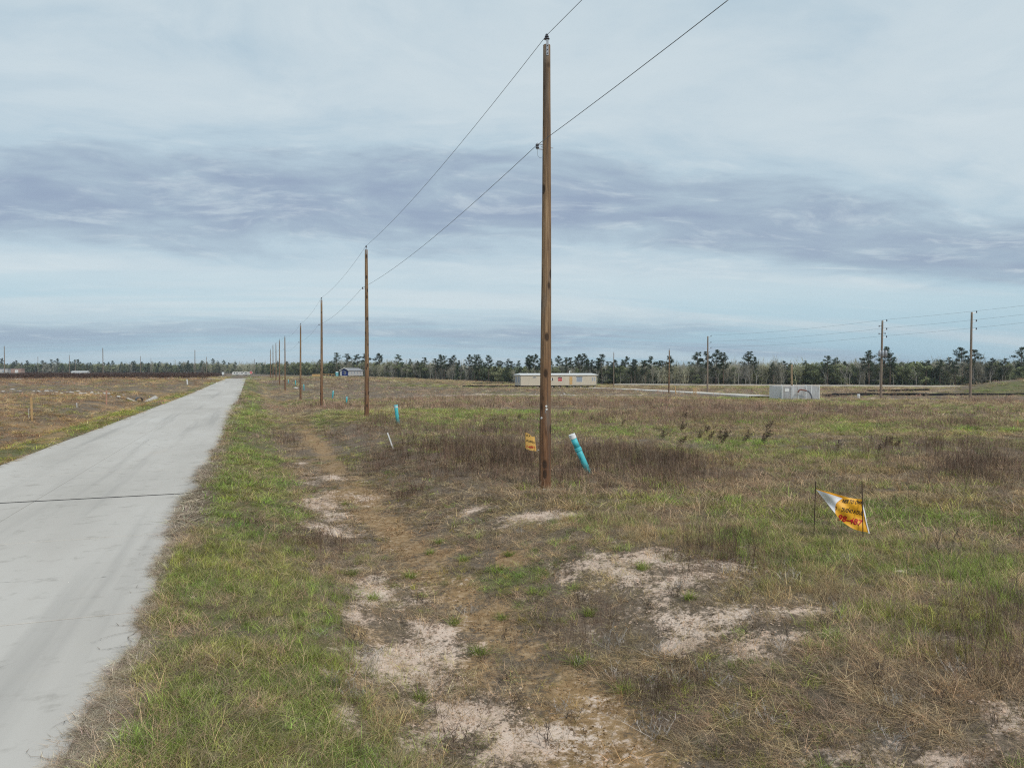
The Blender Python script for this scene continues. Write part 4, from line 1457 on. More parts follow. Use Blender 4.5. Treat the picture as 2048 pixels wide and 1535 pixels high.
# ------------------------------------------------------------------ stakes and laths
def lath(u0, v0, u1, v1, w_, label, mat, depth=None, name="wooden_stake", group=None):
    g, d = gp(u1, v1)
    top = P(u0, v0, d)
    ax = top - g; L = ax.length; ax.normalize()
    T = Matrix.Translation(g) @ Vector((0, 0, 1)).rotation_difference(ax).to_matrix().to_4x4() @ Matrix.Rotation(-YAW, 4, 'Z')
    b = MB()
    h_ = w_ / 2; t_ = w_ * .3
    bi = len(b.v)
    for z, k_ in ((-.3, .2), (0, 1), (L * .97, 1), (L, .8)):
        for sx_, sy_ in ((-1, -1), (1, -1), (1, 1), (-1, 1)):
            b.v.append(tuple(T @ Vector((sx_ * h_ * k_, sy_ * t_ * k_, z))))
    for i in range(3):
        for j in range(4):
            b.face(i * 4 + j, i * 4 + (j + 1) % 4, (i + 1) * 4 + (j + 1) % 4, (i + 1) * 4 + j)
    b.face(12, 13, 14, 15); b.face(3, 2, 1, 0)
    o = b.build(name, mat)
    return tag(o, label, "stake", group)


lath(62.5, 794, 64, 841, .10, "thick orange wooden stake in the grass across the road", M['lath'])
lath(213, 779.5, 213, 809, .10, "pinkish wooden stake near the end of the rubble line", plain("pink_lath", (0.50, 0.28, 0.20), .8))
lath(153.5, 805, 154, 814, .05, "tiny white stake between the orange stake and the rubble line", M['white'])
lath(775, 865, 787, 898, .045, "thin white stake leaning left in front of dark weeds", M['white'])
lath(57.5, 816, 57.5, 838, .035, "thin grey stake beside the thick orange one", M['rubble'])
lath(1350.5, 772, 1352, 789, .16, "straw coloured stake by the access road, nearest the brown wooden pole", M['lath'])
lath(1387.5, 775, 1388, 790, .16, "yellow stake of a close pair beside the access road", M['lath'], group="pair of yellow stakes")
lath(1391.5, 774.5, 1392, 790, .16, "yellow stake of a close pair beside the access road", M['lath'], group="pair of yellow stakes")
lath(2035, 839, 2036, 853, .06, "short pale stake alone in the mauve grass far from the sign", M['lath'])
lath(374, 758, 375, 769, .22, "small white stake at the edge of the swale across the road", M['white'])
# white capped marker by the dark silt fence
g, d = gp(1717, 797.5)
o = empty("marker_post", g)
b = MB(); b.lathe([(.17, -.2), (.17, .5), (.17, .52)], 16); b.build("post", M['white'], o, True)
b = MB(); b.lathe([(.2, .5), (.2, .6), (.1, .66)], 16); b.build("cap", M['cap'], o)
tag(o, "stubby white marker post in front of the black silt fence", "post")

# ------------------------------------------------------------------ rubble and boulders
import bmesh


def rock_mesh(seed, flat=.55):
    r = np.random.default_rng(seed)
    bm = bmesh.new()
    for _ in range(16):
        p = r.normal(size=3); p /= np.linalg.norm(p); p *= r.uniform(.75, 1.1)
        bm.verts.new((p[0] * .5, p[1] * .42, p[2] * .5 * flat))
    res = bmesh.ops.convex_hull(bm, input=bm.verts)
    bmesh.ops.delete(bm, geom=[e for e in res['geom_interior'] if isinstance(e, bmesh.types.BMVert)], context='VERTS')
    me = bpy.data.meshes.new("rock")
    bm.to_mesh(me); bm.free()
    me.materials.append(M['rubble'])
    return me


ROCKS = [rock_mesh(i) for i in range(6)]


def rock(u, v, wpx, hpx, label, group=None, k_=0, name="concrete_chunk"):
    g, d = gp(u, v)
    s = wpx * d / FPX; h = hpx * d / FPX
    o = put(name, ROCKS[k_ % 6], None, (g.x, g.y, g.z + h * .22))
    o.scale = (s, s, h * 1.7)
    o.rotation_euler = (r2.uniform(-.15, .15), r2.uniform(-.15, .15), r2.uniform(0, 6.28))
    return tag(o, label, "rubble", group)


RL = [(24, 779, 14, 3), (38, 783, 12, 3.5), (6, 783, 9, 2.5), (68, 783, 9, 3), (78, 783.5, 9, 4), (93, 782.5, 12, 4), (103, 782, 9, 3), (113, 785.5, 12, 3.5), (124, 787, 9, 4), (134, 786, 10, 3.5),
      (143, 785.5, 11, 5), (157, 783.5, 10, 4), (161, 788.5, 12, 6), (170, 788, 11, 5), (176, 790.5, 8, 4), (184, 786.5, 9, 6), (190, 789, 10, 5), (197, 786, 7, 3), (201, 792.5, 7, 3), (209, 788.5, 10, 6), (217, 789, 11, 6),
      (225, 787, 7, 3), (222, 794, 9, 4), (237, 795, 12, 6), (247, 791, 6, 3)]
for i, (u, v, w_, h_) in enumerate(RL):
    rock(u, v, w_, h_, "pale broken concrete chunk in the long rubble line across the road", "rubble line across the road", i)
for i in range(34):
    u = r2.choice([r2.uniform(1095, 1150), r2.uniform(780, 1075), r2.uniform(1100, 1160)])
    rock(u, r2.uniform(787.5, 797), r2.uniform(2.5, 7), r2.uniform(1.2, 2.6), "small whitish debris lump in the brown weeds in front of the mobile home", "debris in front of the mobile home", i, "debris_lump")
rock(592, 777.5, 13, 6, "whitish boulder lying against the fourth utility pole", None, 2, "boulder")
rock(1216, 794, 5, 2.5, "small whitish lump right of the debris, below the access road", None, 1, "debris_lump")
rock(676, 807, 9, 4, "tan earth clod in grass beside the third utility pole", None, 3, "earth_clod")
rock(2002, 843, 10, 4, "flat pale clod in the mauve grass near the short pale stake", None, 4, "earth_clod")
for i, (u, v, w_) in enumerate(((1078, 976, 14), (1070, 979, 9), (1088, 979, 10))):
    q = rock(u, v, w_, w_ * .4, "sandy clod in the pale spoil around the foot of the tagged pole", "clods at the tagged pole", i, "earth_clod")
# culvert mouth with broken slabs either side
g, d = gp(279, 803)
o = empty("culvert", g, .25)
T = Matrix.Translation((0, 0, .12)) @ Matrix.Rotation(math.pi / 2, 4, 'Y')
b = MB(); n_ = 18
for r_, x_ in ((.36, -.9), (.36, .9), (.30, .9), (.30, -.9)):
    for k_ in range(n_):
        th = 2 * math.pi * k_ / n_
        b.v.append((r_ * math.cos(th), x_ * .6 + .3, .14 + r_ * math.sin(th)))
for i in range(4):
    for k_ in range(n_):
        b.face(i * n_ + k_, i * n_ + (k_ + 1) % n_, ((i + 1) % 4) * n_ + (k_ + 1) % n_, ((i + 1) % 4) * n_ + k_)
b.build("pipe", M['darksteel'], o)
for sx_, ang, ln in ((-.85, .45, 1.1), (1.0, -.5, 1.5)):
    T = Matrix.Translation((sx_, -.5, .15)) @ Matrix.Rotation(ang, 4, 'Y') @ Matrix.Rotation(.2 * sx_, 4, 'X')
    b = MB(); b.box((-ln / 2, -.5, -.08), (ln / 2, .5, .08), T=T); b.build("broken_slab", M['rubble'], o)
tag(o, "culvert mouth between broken concrete slabs in the swale across the road", "culvert")

# ------------------------------------------------------------------ dark leaning weeds in the field
wm = []
for s in range(4):
    q = Blades(820 + s); r = np.random.default_rng(820 + s)
    hd = np.array([_R.x, _R.y, 0])
    for k_ in range(9):
        p = np.array([r.normal() * .07, r.normal() * .07, -.03]); ln = r.uniform(.55, 1.0)
        d1 = hd * r.uniform(-.1, .5) + np.array([r.normal() * .1, r.normal() * .1, 1.0]); d1 /= np.linalg.norm(d1)
        m_ = p + d1 * ln * .55; d2 = d1 + hd * .25; d2 /= np.linalg.norm(d2); e = m_ + d2 * ln * .45
        q.strip([p, m_, e], .013, np.array([_R.x, _R.y, 0]), r.uniform())
        q.leafcloud(64, [tuple(e), tuple((m_ + e) / 2), tuple(m_ * .9 + p * .1)], [.08, .13, .15], .055)
    wm.append(q.mesh("weed_clump", M['weed']))
WEEDS = [(1362, 856), (1367, 832), (1361, 882), (1323, 871), (1397, 872), (1411, 859), (1418, 873), (1437, 874), (1449, 872), (1442, 882), (1487, 879), (1493, 872), (1525, 880), (1533, 872), (1534, 852), (1674, 890), (1770, 887), (1780, 883), (1791, 888), (1757, 897), (1245, 845), (1180, 838), (1005, 838), (1037, 835), (1012, 850), (1145, 828)]
for i, (u, v) in enumerate(WEEDS):
    big = 1 if u > 1300 else .62
    g, d = gp(u, v + 8 * big)
    o = put("weed_clump", wm[i % 4], None, g)
    s_ = 22 * big * d / FPX * r2.uniform(.85, 1.15)
    o.scale = (s_ * 1.15, s_ * 1.15, s_)
    o.rotation_euler = (0, 0, r2.uniform(-.35, .35))
    tag(o, "dark brown withered weed clump leaning with the wind in the green field" if u > 1300 else "small dark withered weed in the green strip behind the tagged pole", "weed",
        "leaning weed clumps" if u > 1300 else "small dark weeds behind the tagged pole")

# ------------------------------------------------------------------ banner signs
def text_verts(s, size):
    cu = bpy.data.curves.new("lettering", 'FONT')
    cu.body = s; cu.size = size; cu.offset = .022 * size; cu.resolution_u = 2; cu.space_character = 1.02
    ob = bpy.data.objects.new("lettering", cu)
    me_ = bpy.data.meshes.new_from_object(ob)
    v_ = [tuple(v.co) for v in me_.vertices]; f_ = [tuple(p.vertices) for p in me_.polygons]
    bpy.data.objects.remove(ob); bpy.data.curves.remove(cu); bpy.data.meshes.remove(me_)
    return v_, f_


def spline(pts, n_):
    pts = [np.array(p, float) for p in pts]
    out = []
    m_ = len(pts) - 1
    for i in range(n_ + 1):
        t = i / n_ * m_; k_ = min(int(t), m_ - 1); f = t - k_
        p0 = pts[max(k_ - 1, 0)]; p1 = pts[k_]; p2 = pts[k_ + 1]; p3 = pts[min(k_ + 2, m_)]
        out.append(.5 * ((2 * p1) + (-p0 + p2) * f + (2 * p0 - 5 * p1 + 4 * p2 - p3) * f * f + (-p0 + 3 * p1 - 3 * p2 + p3) * f ** 3))
    return out


def cloth(fn, ns, nt, surf):
    """sheet with a front and a back 2 mm apart: fn(s, t) -> (u, v)"""
    b = MB()
    for side in (0, 1):
        for j in range(nt + 1):
            for i in range(ns + 1):
                b.v.append(tuple(surf(*fn(i / ns, j / nt), -.001 + .002 * side)))
    W_ = ns + 1; off = W_ * (nt + 1)
    for j in range(nt):
        for i in range(ns):
            a_ = j * W_ + i
            b.face(a_, a_ + W_, a_ + W_ + 1, a_ + 1, m=0)
            b.face(off + a_, off + a_ + 1, off + a_ + W_ + 1, off + a_ + W_, m=1)
    return b


def lettering(s, u0, v0, size, ang, sx_, surf, mat, parent, name, lift, shear=0.0, ang2=None):
    v_, f_ = text_verts(s, size)
    b = MB(); ca, sa = math.cos(ang), math.sin(ang)
    for x, y, _z in v_:
        x = x * sx_ + shear * y
        bend = 0 if ang2 is None else ang2 * x * x
        b.v.append(tuple(surf(u0 + x * ca + y * sa, v0 + x * sa - y * ca + bend, lift)))
    b.f = f_; b.m = [0] * len(f_)
    return b.build(name, mat, parent)


D1 = 12.6
def surf1(u, v, off):
    bulge = .05 * math.sin(max(0, min(1, (u - 1632) / 105)) * math.pi) + .03 * math.sin((v - 980) / 9.0 + (u - 1632) / 16.0) + .012 * math.sin((u - v) / 5.0)
    return P(u, v, D1 - bulge + off)
gl = at_depth(1629, D1); gr = at_depth(1725, D1)
root = empty("banner_sign", gl)
root.location = (0, 0, 0)
top_e = spline([(1632, 977.5), (1656, 983), (1682, 990), (1700, 995), (1724.5, 998)], 30)
bot_e = spline([(1670.5, 1026), (1677, 1035), (1692, 1048), (1712, 1059), (1737, 1064)], 30)
def main_fn(s, t):
    i = s * 30; k_ = min(int(i), 29); f = i - k_
    a_ = top_e[k_] * (1 - f) + top_e[k_ + 1] * f; c_ = bot_e[k_] * (1 - f) + bot_e[k_ + 1] * f
    p = a_ * (1 - t) + c_ * t
    return p[0], p[1]
cloth(main_fn, 30, 18, surf1).build("sheet", [M['yellow'], M['banner_back']], root, True)
A_ = np.array((1632.3, 978.5)); B_ = np.array((1685.5, 996.0)); C_ = np.array((1670.5, 1026.5))
def flap_fn(s, t):
    q = (1 - t) * (B_ - A_) + t * (C_ - A_)
    cu_ = 1 - .13 * math.sin(math.pi * t) * s
    p = A_ + q * s * cu_
    return p[0], p[1]
def surf_flap(u, v, off):
    d_ac = abs((C_[1] - A_[1]) * (u - A_[0]) - (C_[0] - A_[0]) * (v - A_[1])) / np.linalg.norm(C_ - A_)
    return surf1(u, v, off - .006 - .035 * math.sin(min(1, d_ac / 26) * math.pi * .5))
cloth(flap_fn, 18, 12, surf_flap).build("folded_flap", [M['banner_back'], M['yellow']], root, True)
# hem turned back on the torn right edge
hem = spline([(1724.5, 1006), (1729, 1024), (1733, 1044), (1738.5, 1066.5)], 12)
def hem_fn(s, t):
    i = t * 12; k_ = min(int(i), 11); f = i - k_
    p = hem[k_] * (1 - f) + hem[k_ + 1] * f
    return p[0] - 1.2 + 2.4 * s, p[1]
cloth(hem_fn, 2, 12, lambda u, v, off: surf1(u, v, off - .012)).build("turned_hem", [M['banner_back'], M['banner_back']], root, True)
lettering("NER TO OWN", 1683.5, 1004.6, 10.4, .10, .62, surf1, M['ink'], root, "lettering", -.005, 0.35)
lettering("O  -  DUE\u00d1O A DUE", 1668.0, 1018.8, 10.8, .19, .585, surf1, M['ink'], root, "lettering", -.005, 0.05)
lettering("98-487", 1674.5, 1039.5, 17.5, .25, .98, surf1, M['ink_maroon'], root, "lettering", -.004, 0.05)
lettering("98-487", 1675.6, 1038.6, 15.6, .25, 1.085, surf1, M['ink_red'], root, "lettering", -.007, 0.05)
for (ub, vt_, lean_) in ((1629, 962, 2.5), (1724, 961, 1.0)):
    g = at_depth(ub, D1)
    b = MB(); tp = P(ub + lean_, vt_, D1 + .012); b0_ = Vector((g.x, g.y, g.z - .3))
    if ub > 1700:
        tp = P(ub, vt_, D1 - .10); b0_ = Vector((*(P(ub + 3, 1080, D1 - .13).xy), g.z - .3))
    b.tube([b0_, b0_.lerp(tp, .5), tp], .008, 8); b.build("stake", M['rebar'], root)
tag(root, "torn yellow banner on two rebar stakes, a white corner folded over its lettering", "sign", "yellow banners in the field")

g0, D2 = gp(1051, 925)
D2 = D2 - 0.0
def surf2(u, v, off):
    return P(u, v, D2 - .04 * math.sin((u - 1051) / 25 * math.pi) + off)
root = empty("banner_sign", (0, 0, 0))
te2 = spline([(1051, 864.5), (1058, 867), (1064, 872.5), (1069, 872)], 10)
be2 = spline([(1051, 896.5), (1057, 899), (1065, 901), (1073, 901.5)], 10)
def fn2(s, t):
    i = s * 10; k_ = min(int(i), 9); f = i - k_
    p = (te2[k_] * (1 - f) + te2[k_ + 1] * f) * (1 - t) + (be2[k_] * (1 - f) + be2[k_ + 1] * f) * t
    return p[0], p[1]
cloth(fn2, 10, 10, surf2).build("sheet", [plain('banner_faded_yellow', (0.80, 0.48, 0.13), .5, 0, .15, 9.0), M['banner_back']], root, True)
lettering("O F", 1051.8, 871.5, 5.5, .3, .9, surf2, M['ink'], root, "lettering", -.006)
lettering("DUE\u00d1O", 1052, 881.5, 5.2, .33, .95, surf2, M['ink'], root, "lettering", -.006)
lettering("7-4881", 1051.8, 894.5, 7.0, .14, .92, surf2, M['ink_red'], root, "lettering", -.006)
g = at_depth(1051, D2)
b = MB(); b.tube([g - Vector((0, 0, .3)), P(1050.8, 858, D2 + .015)], .008, 8); b.build("stake", M['rebar'], root)
b = MB(); b.tube([P(1073, 901.5, D2), P(1076, 900, D2), P(1079, 899, D2)], .005, 5); b.build("tie_cord", M['white'], root)
tag(root, "small curled yellow banner with red number tied left of the tagged pole", "sign", "yellow banners in the field")

# ------------------------------------------------------------------ mobile home
M['siding'] = plain("beige_siding", (0.60, 0.53, 0.42), .8, 0, .08, .6)
M['trim'] = plain("white_trim", (0.72, 0.71, 0.68), .7)
M['roofw'] = plain("white_metal_roof", (0.74, 0.74, 0.72), .5)
M['glass'] = plain("dark_window_glass", (0.05, 0.06, 0.075), .15, 0, .1, 2, .6)
M['greyglass'] = plain("grey_window_glass", (0.30, 0.34, 0.40), .2, 0, .1, 2, .6)
M['red'] = plain("red_board", (0.50, 0.03, 0.03), .6)
M['orangewood'] = plain("tan_door", (0.60, 0.38, 0.16), .7)
M['under'] = plain("underframe", (0.03, 0.03, 0.03), .9)
dh = 208.0
pr = at_depth(1193, dh); pl = P(1045.5, 760, dh)
Lh = 23.2; Wh = 4.9
fl = pr.z + .75
o = empty("mobile_home", (pr.x - Lh, pr.y, pr.z), 0.0)
Z0, Z1 = .78, 3.62
b = MB(); b.box((0, 0, Z0), (Lh, Wh, Z1)); wl = b.build("wall", M['siding'], o)
b = MB()
for i in range(1, 60):
    b.box((i * Lh / 60 - .012, -.012, Z0 + .05), (i * Lh / 60 + .012, -.0, Z1 - .05))
q = b.build("siding_ribs", M['siding'], wl); q["kind"] = "stuff"
b = MB()
b.v = [(-.25, -.25, Z1), (Lh + .25, -.25, Z1), (Lh + .25, Wh + .25, Z1), (-.25, Wh + .25, Z1), (-.25, -.25, Z1 + .2), (Lh + .25, -.25, Z1 + .2), (Lh + .25, Wh + .25, Z1 + .2), (-.25, Wh + .25, Z1 + .2),
       (.3, Wh / 2, Z1 + .55), (Lh - .3, Wh / 2, Z1 + .55)]
for f in ((0, 3, 2, 1), (0, 1, 5, 4), (1, 2, 6, 5), (2, 3, 7, 6), (3, 0, 4, 7), (4, 5, 9, 8), (6, 7, 8, 9), (5, 6, 9), (7, 4, 8)):
    b.face(*f)
rf = b.build("roof", M['roofw'], o)
b = MB(); b.lathe([(.12, 0), (.12, .5), (.2, .52), (.2, .7), (.05, .75)], 10, T=Matrix.Translation((Lh * .68, Wh * .45, Z1 + .5))); b.build("vent_stack", M['roofw'], rf)


def win(par, x, z, w_, h_, mat, name="window", y=0, T=None, frame=None):
    f = MB(); e = .07
    f.box((x - e, y - .05, z - e), (x + w_ + e, y + .02, z), T=T); f.box((x - e, y - .05, z + h_), (x + w_ + e, y + .02, z + h_ + e), T=T)
    f.box((x - e, y - .05, z), (x, y + .02, z + h_), T=T); f.box((x + w_, y - .05, z), (x + w_ + e, y + .02, z + h_), T=T)
    fo = f.build(name, frame or M['trim'], par)
    p = MB(); p.box((x, y - .025, z), (x + w_, y + .01, z + h_), T=T); p.build("pane", mat, fo)
    return fo


def hx(u):      # along the front wall
    return (u - 1045.5) / (1193 - 1045.5) * Lh


win(o, hx(1101.5), 2.2, .75, .62, M['trim']); win(o, hx(1104.6), 2.2, .4, .62, M['glass'])
win(o, hx(1116.5), 1.98, 1.25, 1.1, M['red']).name = "boarded_window"
b = MB(); b.box((hx(1116.5), -.055, 2.85), (hx(1116.5) + 1.25, -.03, 3.12)); b.build("boarded_window_shade", M['glass'], o)
b = MB(); b.box((hx(1116.8), -.055, 2.45), (hx(1116.5) + 1.2, -.03, 2.55)); b.build("board_stripe", M['trim'], o)
dr_ = MB(); dr_.box((hx(1139), -.06, 1.0), (hx(1144.5), .01, 3.2)); do = dr_.build("door", M['orangewood'], o)
b = MB(); b.box((hx(1143.4), -.1, 2.0), (hx(1144.0), -.06, 2.12)); b.build("handle", M['steel'], do)
win(o, hx(1153), 1.75, 1.75, 1.3, M['greyglass'])
b = MB(); b.box((hx(1152), -.07, 3.1), (hx(1165), -.0, 3.22)); b.build("awning_strip", M['glass'], o)
for uu in (1184, 1188.5):
    win(o, hx(uu), 2.0, .3, 1.0, M['greyglass'])
win(o, hx(1068), 2.95, 1.0, .22, M['glass'])
T = Matrix.Translation((0, Wh, 0)) @ Matrix.Rotation(-math.pi / 2, 4, 'Z')
win(o, .7, 1.6, 1.2, 1.6, M['greyglass'], T=T); win(o, 2.8, 1.6, 1.2, 1.6, M['greyglass'], T=T)
b = MB(); b.box((.0, .1, Z0 - .22), (Lh, .35, Z0 - .002)); b.box((0, Wh - .35, Z0 - .22), (Lh, Wh - .1, Z0 - .002)); b.build("underframe", M['under'], o)
for i in range(11):
    for yy in (.25, Wh - .6):
        b = MB(); b.box((.6 + i * 2.2, yy, -1.0), (1.0 + i * 2.2, yy + .4, Z0 - .224)); b.build("pier", M['rubble'] if i % 3 else M['under'], o)
tag(o, "long beige mobile home on piers with a red boarded window", "mobile home")

# ------------------------------------------------------------------ blue and white house with what stands beside it
M['blue'] = plain("blue_siding", (0.018, 0.035, 0.16), .7)
M['lightsiding'] = plain("pale_grey_siding", (0.52, 0.51, 0.49), .8, 0, .1, 1.0)
M['greyroof'] = plain("grey_roof", (0.30, 0.30, 0.31), .8)
dH = 335.0
g = at_depth(689, dH)
o = empty("small_house", g, math.radians(60))
# local +X runs back along the house, the gable faces -X
Wg, Lg, Zf, Ze, Zr = 4.4, 17.0, .55, 2.95, 4.05
b = MB(); b.box((0, -Wg / 2, Zf), (Lg, Wg / 2, Ze)); wl = b.build("wall", M['lightsiding'], o)
b = MB(); b.v = [(-.001, -Wg / 2, Ze), (-.001, Wg / 2, Ze), (-.001, 0, Zr - .05), (.2, -Wg / 2, Ze), (.2, Wg / 2, Ze), (.2, 0, Zr - .05)]
for f in ((0, 2, 1), (3, 4, 5), (0, 1, 4, 3), (1, 2, 5, 4), (2, 0, 3, 5)):
    b.face(*f)
b.build("gable", M['blue'], o)
b = MB()
for s in (-1, 1):
    y0, y1 = s * (Wg / 2 + .3), 0
    z0, z1 = Ze - .14, Zr
    i = len(b.v)
    b.v += [(-.45, y0, z0), (Lg + .3, y0, z0), (Lg + .3, y1, z1), (-.45, y1, z1), (-.45, y0, z0 + .14), (Lg + .3, y0, z0 + .14), (Lg + .3, y1, z1 + .14), (-.45, y1, z1 + .14)]
    for f in ((0, 3, 2, 1), (4, 5, 6, 7), (0, 1, 5, 4), (1, 2, 6, 5), (2, 3, 7, 6), (3, 0, 4, 7)):
        b.face(*[i + k_ for k_ in f])
rf = b.build("roof", M['greyroof'], o)
b = MB()
for s in (-1, 1):
    i = len(b.v)
    y0, z0, z1 = s * (Wg / 2 + .32), Ze - .2, Zr - .06
    b.v += [(-.52, y0, z0), (-.52, 0, z1), (-.52, 0, z1 + .3), (-.52, y0, z0 + .3), (-.46, y0, z0), (-.46, 0, z1), (-.46, 0, z1 + .3), (-.46, y0, z0 + .3)]
    for f in ((0, 1, 2, 3), (7, 6, 5, 4), (0, 4, 5, 1), (3, 2, 6, 7), (0, 3, 7, 4)):
        b.face(*[i + k_ for k_ in f])
b.build("bargeboard", M['trim'], rf)
b = MB(); b.box((-.05, -Wg / 2 + .45, Zf), (-.002, Wg / 2 - .9, Ze - .1)); b.build("front_panel", M['blue'], o)
Tw = Matrix.Rotation(-math.pi / 2, 4, 'Z')
win(o, -.15, 1.45, .75, .95, M['glass'], T=Matrix.Translation((-.06, 0, 0)) @ Tw, frame=M['trim'])
for i in range(4):
    win(o, 2 + i * 3.8, 1.4, 1.0, 1.0, M['greyglass'], T=Matrix.Translation((0, -Wg / 2, 0)))
for i in range(5):
    for s in (-1, 1):
        b = MB(); b.box((.3 + i * 3.8, s * 1.6 - .2, -.8), (.7 + i * 3.8, s * 1.6 + .2, Zf - .002)); b.build("pier", M['under'], o)
b = MB(); b.box((-1.3, -1.4, .36), (-.06, 1.2, .48)); pch = b.build("porch_deck", M['trim'], o)
for yy in (-1.35, 1.15):
    b = MB(); b.box((-1.28, yy - .06, -.3), (-1.16, yy + .06, .358)); b.build("porch_post", M['trim'], o)
tag(o, "small white house with a blue gable front in front of the pines", "house")

g = at_depth(674, dH - 3)
o = empty("portable_toilet", g, -.3)
M['tealbox'] = plain("teal_plastic", (0.10, 0.40, 0.45), .5)
b = MB(); b.box((-.56, -.56, 0), (.56, .56, 2.1)); b.build("cabin", M['tealbox'], o)
b = MB(); b.box((-.42, -.585, .15), (.42, -.562, 2.0)); d_o = b.build("door", plain("pale_teal_door", (0.22, 0.52, 0.55), .5), o)
b = MB(); b.box((.28, -.62, 1.0), (.36, -.586, 1.12)); b.build("handle", M['white'], d_o)
b = MB(); b.v = [(-.6, -.6, 2.1), (.6, -.6, 2.1), (.6, .6, 2.1), (-.6, .6, 2.1), (-.35, -.35, 2.35), (.35, -.35, 2.35), (.35, .35, 2.35), (-.35, .35, 2.35)]
for f in ((0, 1, 5, 4), (1, 2, 6, 5), (2, 3, 7, 6), (3, 0, 4, 7), (4, 5, 6, 7), (0, 3, 2, 1)):
    b.face(*f)
b.build("roof", M['cap'], o)
tag(o, "teal portable toilet next to the blue fronted house", "portable toilet")

g = at_depth(633.5, dH + 4)
o = empty("lumber_stack", g, -.25)
for j in range(6):
    for i in range(4):
        b = MB(); b.box((-2.1, -.75 + i * .38, .02 + j * .2), (2.1, -.42 + i * .38, .2 + j * .2)); b.build("board", M['orangewood'], o)
tag(o, "stack of tan lumber boards left of the portable toilet", "lumber")
g = at_depth(657, dH + 5)
o = empty("rail_fence", g, -.3)
for i in range(5):
    b = MB(); b.box((-3 + i * 1.5 - .07, -.07, -.3), (-3 + i * 1.5 + .07, .07, 1.25)); b.build("post", M['orangewood'], o)
for zz_ in (.5, 1.1):
    b = MB(); b.box((-3.1, -.12, zz_), (3.1, -.072, zz_ + .14)); b.build("rail", M['orangewood'], o)
tag(o, "low wooden rail fence between the lumber and the portable toilet", "fence")
g = at_depth(666, dH - 5)
o = empty("utility_trailer", g, .2)
b = MB(); b.box((-1.1, -.7, .5), (1.1, .7, .62)); b.box((-1.1, -.7, .622), (-1.04, .7, .95)); b.box((1.04, -.7, .622), (1.1, .7, .95)); b.build("bed", M['under'], o)
for s in (-.76, .76):
    b = MB(); b.lathe([(.3, -.09), (.32, -.05), (.32, .05), (.3, .09)], 14, T=Matrix.Translation((0, s, .32)) @ Matrix.Rotation(math.pi / 2, 4, 'X')); b.build("wheel", M['under'], o)
b = MB(); b.box((-2.1, -.05, .5), (-1.1, .05, .58)); b.build("drawbar", M['darksteel'], o)
tag(o, "small black utility trailer parked below the rail fence", "trailer")

# ------------------------------------------------------------------ crossroads: signs, camper trailers
g = at_depth(502, 243)
o = empty("stop_sign", g, -.03)
b = MB(); b.box((-.05, -.03, -.4), (.05, .03, 1.9)); b.build("post", M['steel'], o)
b = MB(); n_ = 8
for yy in (-.045, -.031):
    for k_ in range(8):
        th = math.pi / 8 + k_ * math.pi / 4
        b.v.append((.52 * math.cos(th), yy, 2.05 + .52 * math.sin(th)))
b.face(*range(8)); b.face(*reversed(range(8, 16)))
for k_ in range(8):
    b.face(k_, 8 + k_, 8 + (k_ + 1) % 8, (k_ + 1) % 8)
pl_ = b.build("plate", M['white'], o)
b = MB()
for k_ in range(8):
    th = math.pi / 8 + k_ * math.pi / 4
    b.v.append((.475 * math.cos(th), -.049, 2.05 + .475 * math.sin(th)))
b.face(*range(8)); b.build("red_field", M['red'], pl_)
v_, f_ = text_verts("STOP", .38)
wt = max(p[0] for p in v_)
b = MB(); b.v = [((x - wt / 2) * .92, -.053, 1.92 + y) for x, y, _ in v_]; b.f = f_; b.m = [0] * len(f_); b.build("lettering", M['white'], pl_)
tag(o, "red octagonal stop sign on a post at the crossroads", "road sign")
g = at_depth(446, 240)
o = empty("road_sign", g, .05)
b = MB(); b.box((-.05, -.03, -.4), (.05, .03, 1.5)); b.build("post", M['steel'], o)
b = MB(); b.box((-.36, -.05, 1.35), (.36, -.031, 2.25)); b.build("plate", plain("sign_grey", (.58, .6, .6), .5), o)
tag(o, "plain pale rectangular sign on a post across from the stop sign", "road sign")


def camper(u, d, L_, label, rz=0.0):
    g = at_depth(u, d)
    o = empty("camper_trailer", g, rz)
    o.scale = (.9, .9, .72)
    b = MB()
    prof = [(-L_ / 2, .6), (-L_ / 2, 2.5), (-L_ / 2 + .5, 3.0), (L_ / 2 - .7, 3.0), (L_ / 2, 2.2), (L_ / 2, 1.1), (L_ / 2 - .4, .6)]
    for yy in (-1.2, 1.2):
        b.v += [(x, yy, z) for x, z in prof]
    n_ = len(prof)
    b.face(*reversed(range(n_))); b.face(*range(n_, 2 * n_))
    for k_ in range(n_):
        b.face(k_, (k_ + 1) % n_, n_ + (k_ + 1) % n_, n_ + k_)
    b.build("body", M['trim'], o)
    for x in np.linspace(-L_ * .36, L_ * .28, 4):
        win(o, x, 1.7, .9, .7, M['glass'], y=-1.2)
    b = MB(); b.box((L_ * .05, -1.24, .75), (L_ * .05 + .75, -1.202, 2.6)); b.build("door", M['lightsiding'], o)
    b = MB(); b.box((-L_ / 2 + .1, -1.225, 1.15), (L_ / 2 - .4, -1.203, 1.32)); b.build("stripe", M['greyglass'], o)
    for x in (-.55, .3):
        b = MB(); b.lathe([(.33, -.1), (.36, -.05), (.36, .05), (.33, .1)], 14, T=Matrix.Translation((x - .5, -1.15, .36)) @ Matrix.Rotation(math.pi / 2, 4, 'X')); b.build("wheel", M['under'], o)
    b = MB(); b.box((L_ / 2 - .3, -.06, .5), (L_ / 2 + 1.1, .06, .62)); b.tube([(L_ / 2 + .9, 0, -.1), (L_ / 2 + .9, 0, .52)], .05, 6); b.build("drawbar", M['darksteel'], o)
    tag(o, label, "camper", "camper trailers beyond the crossroads")


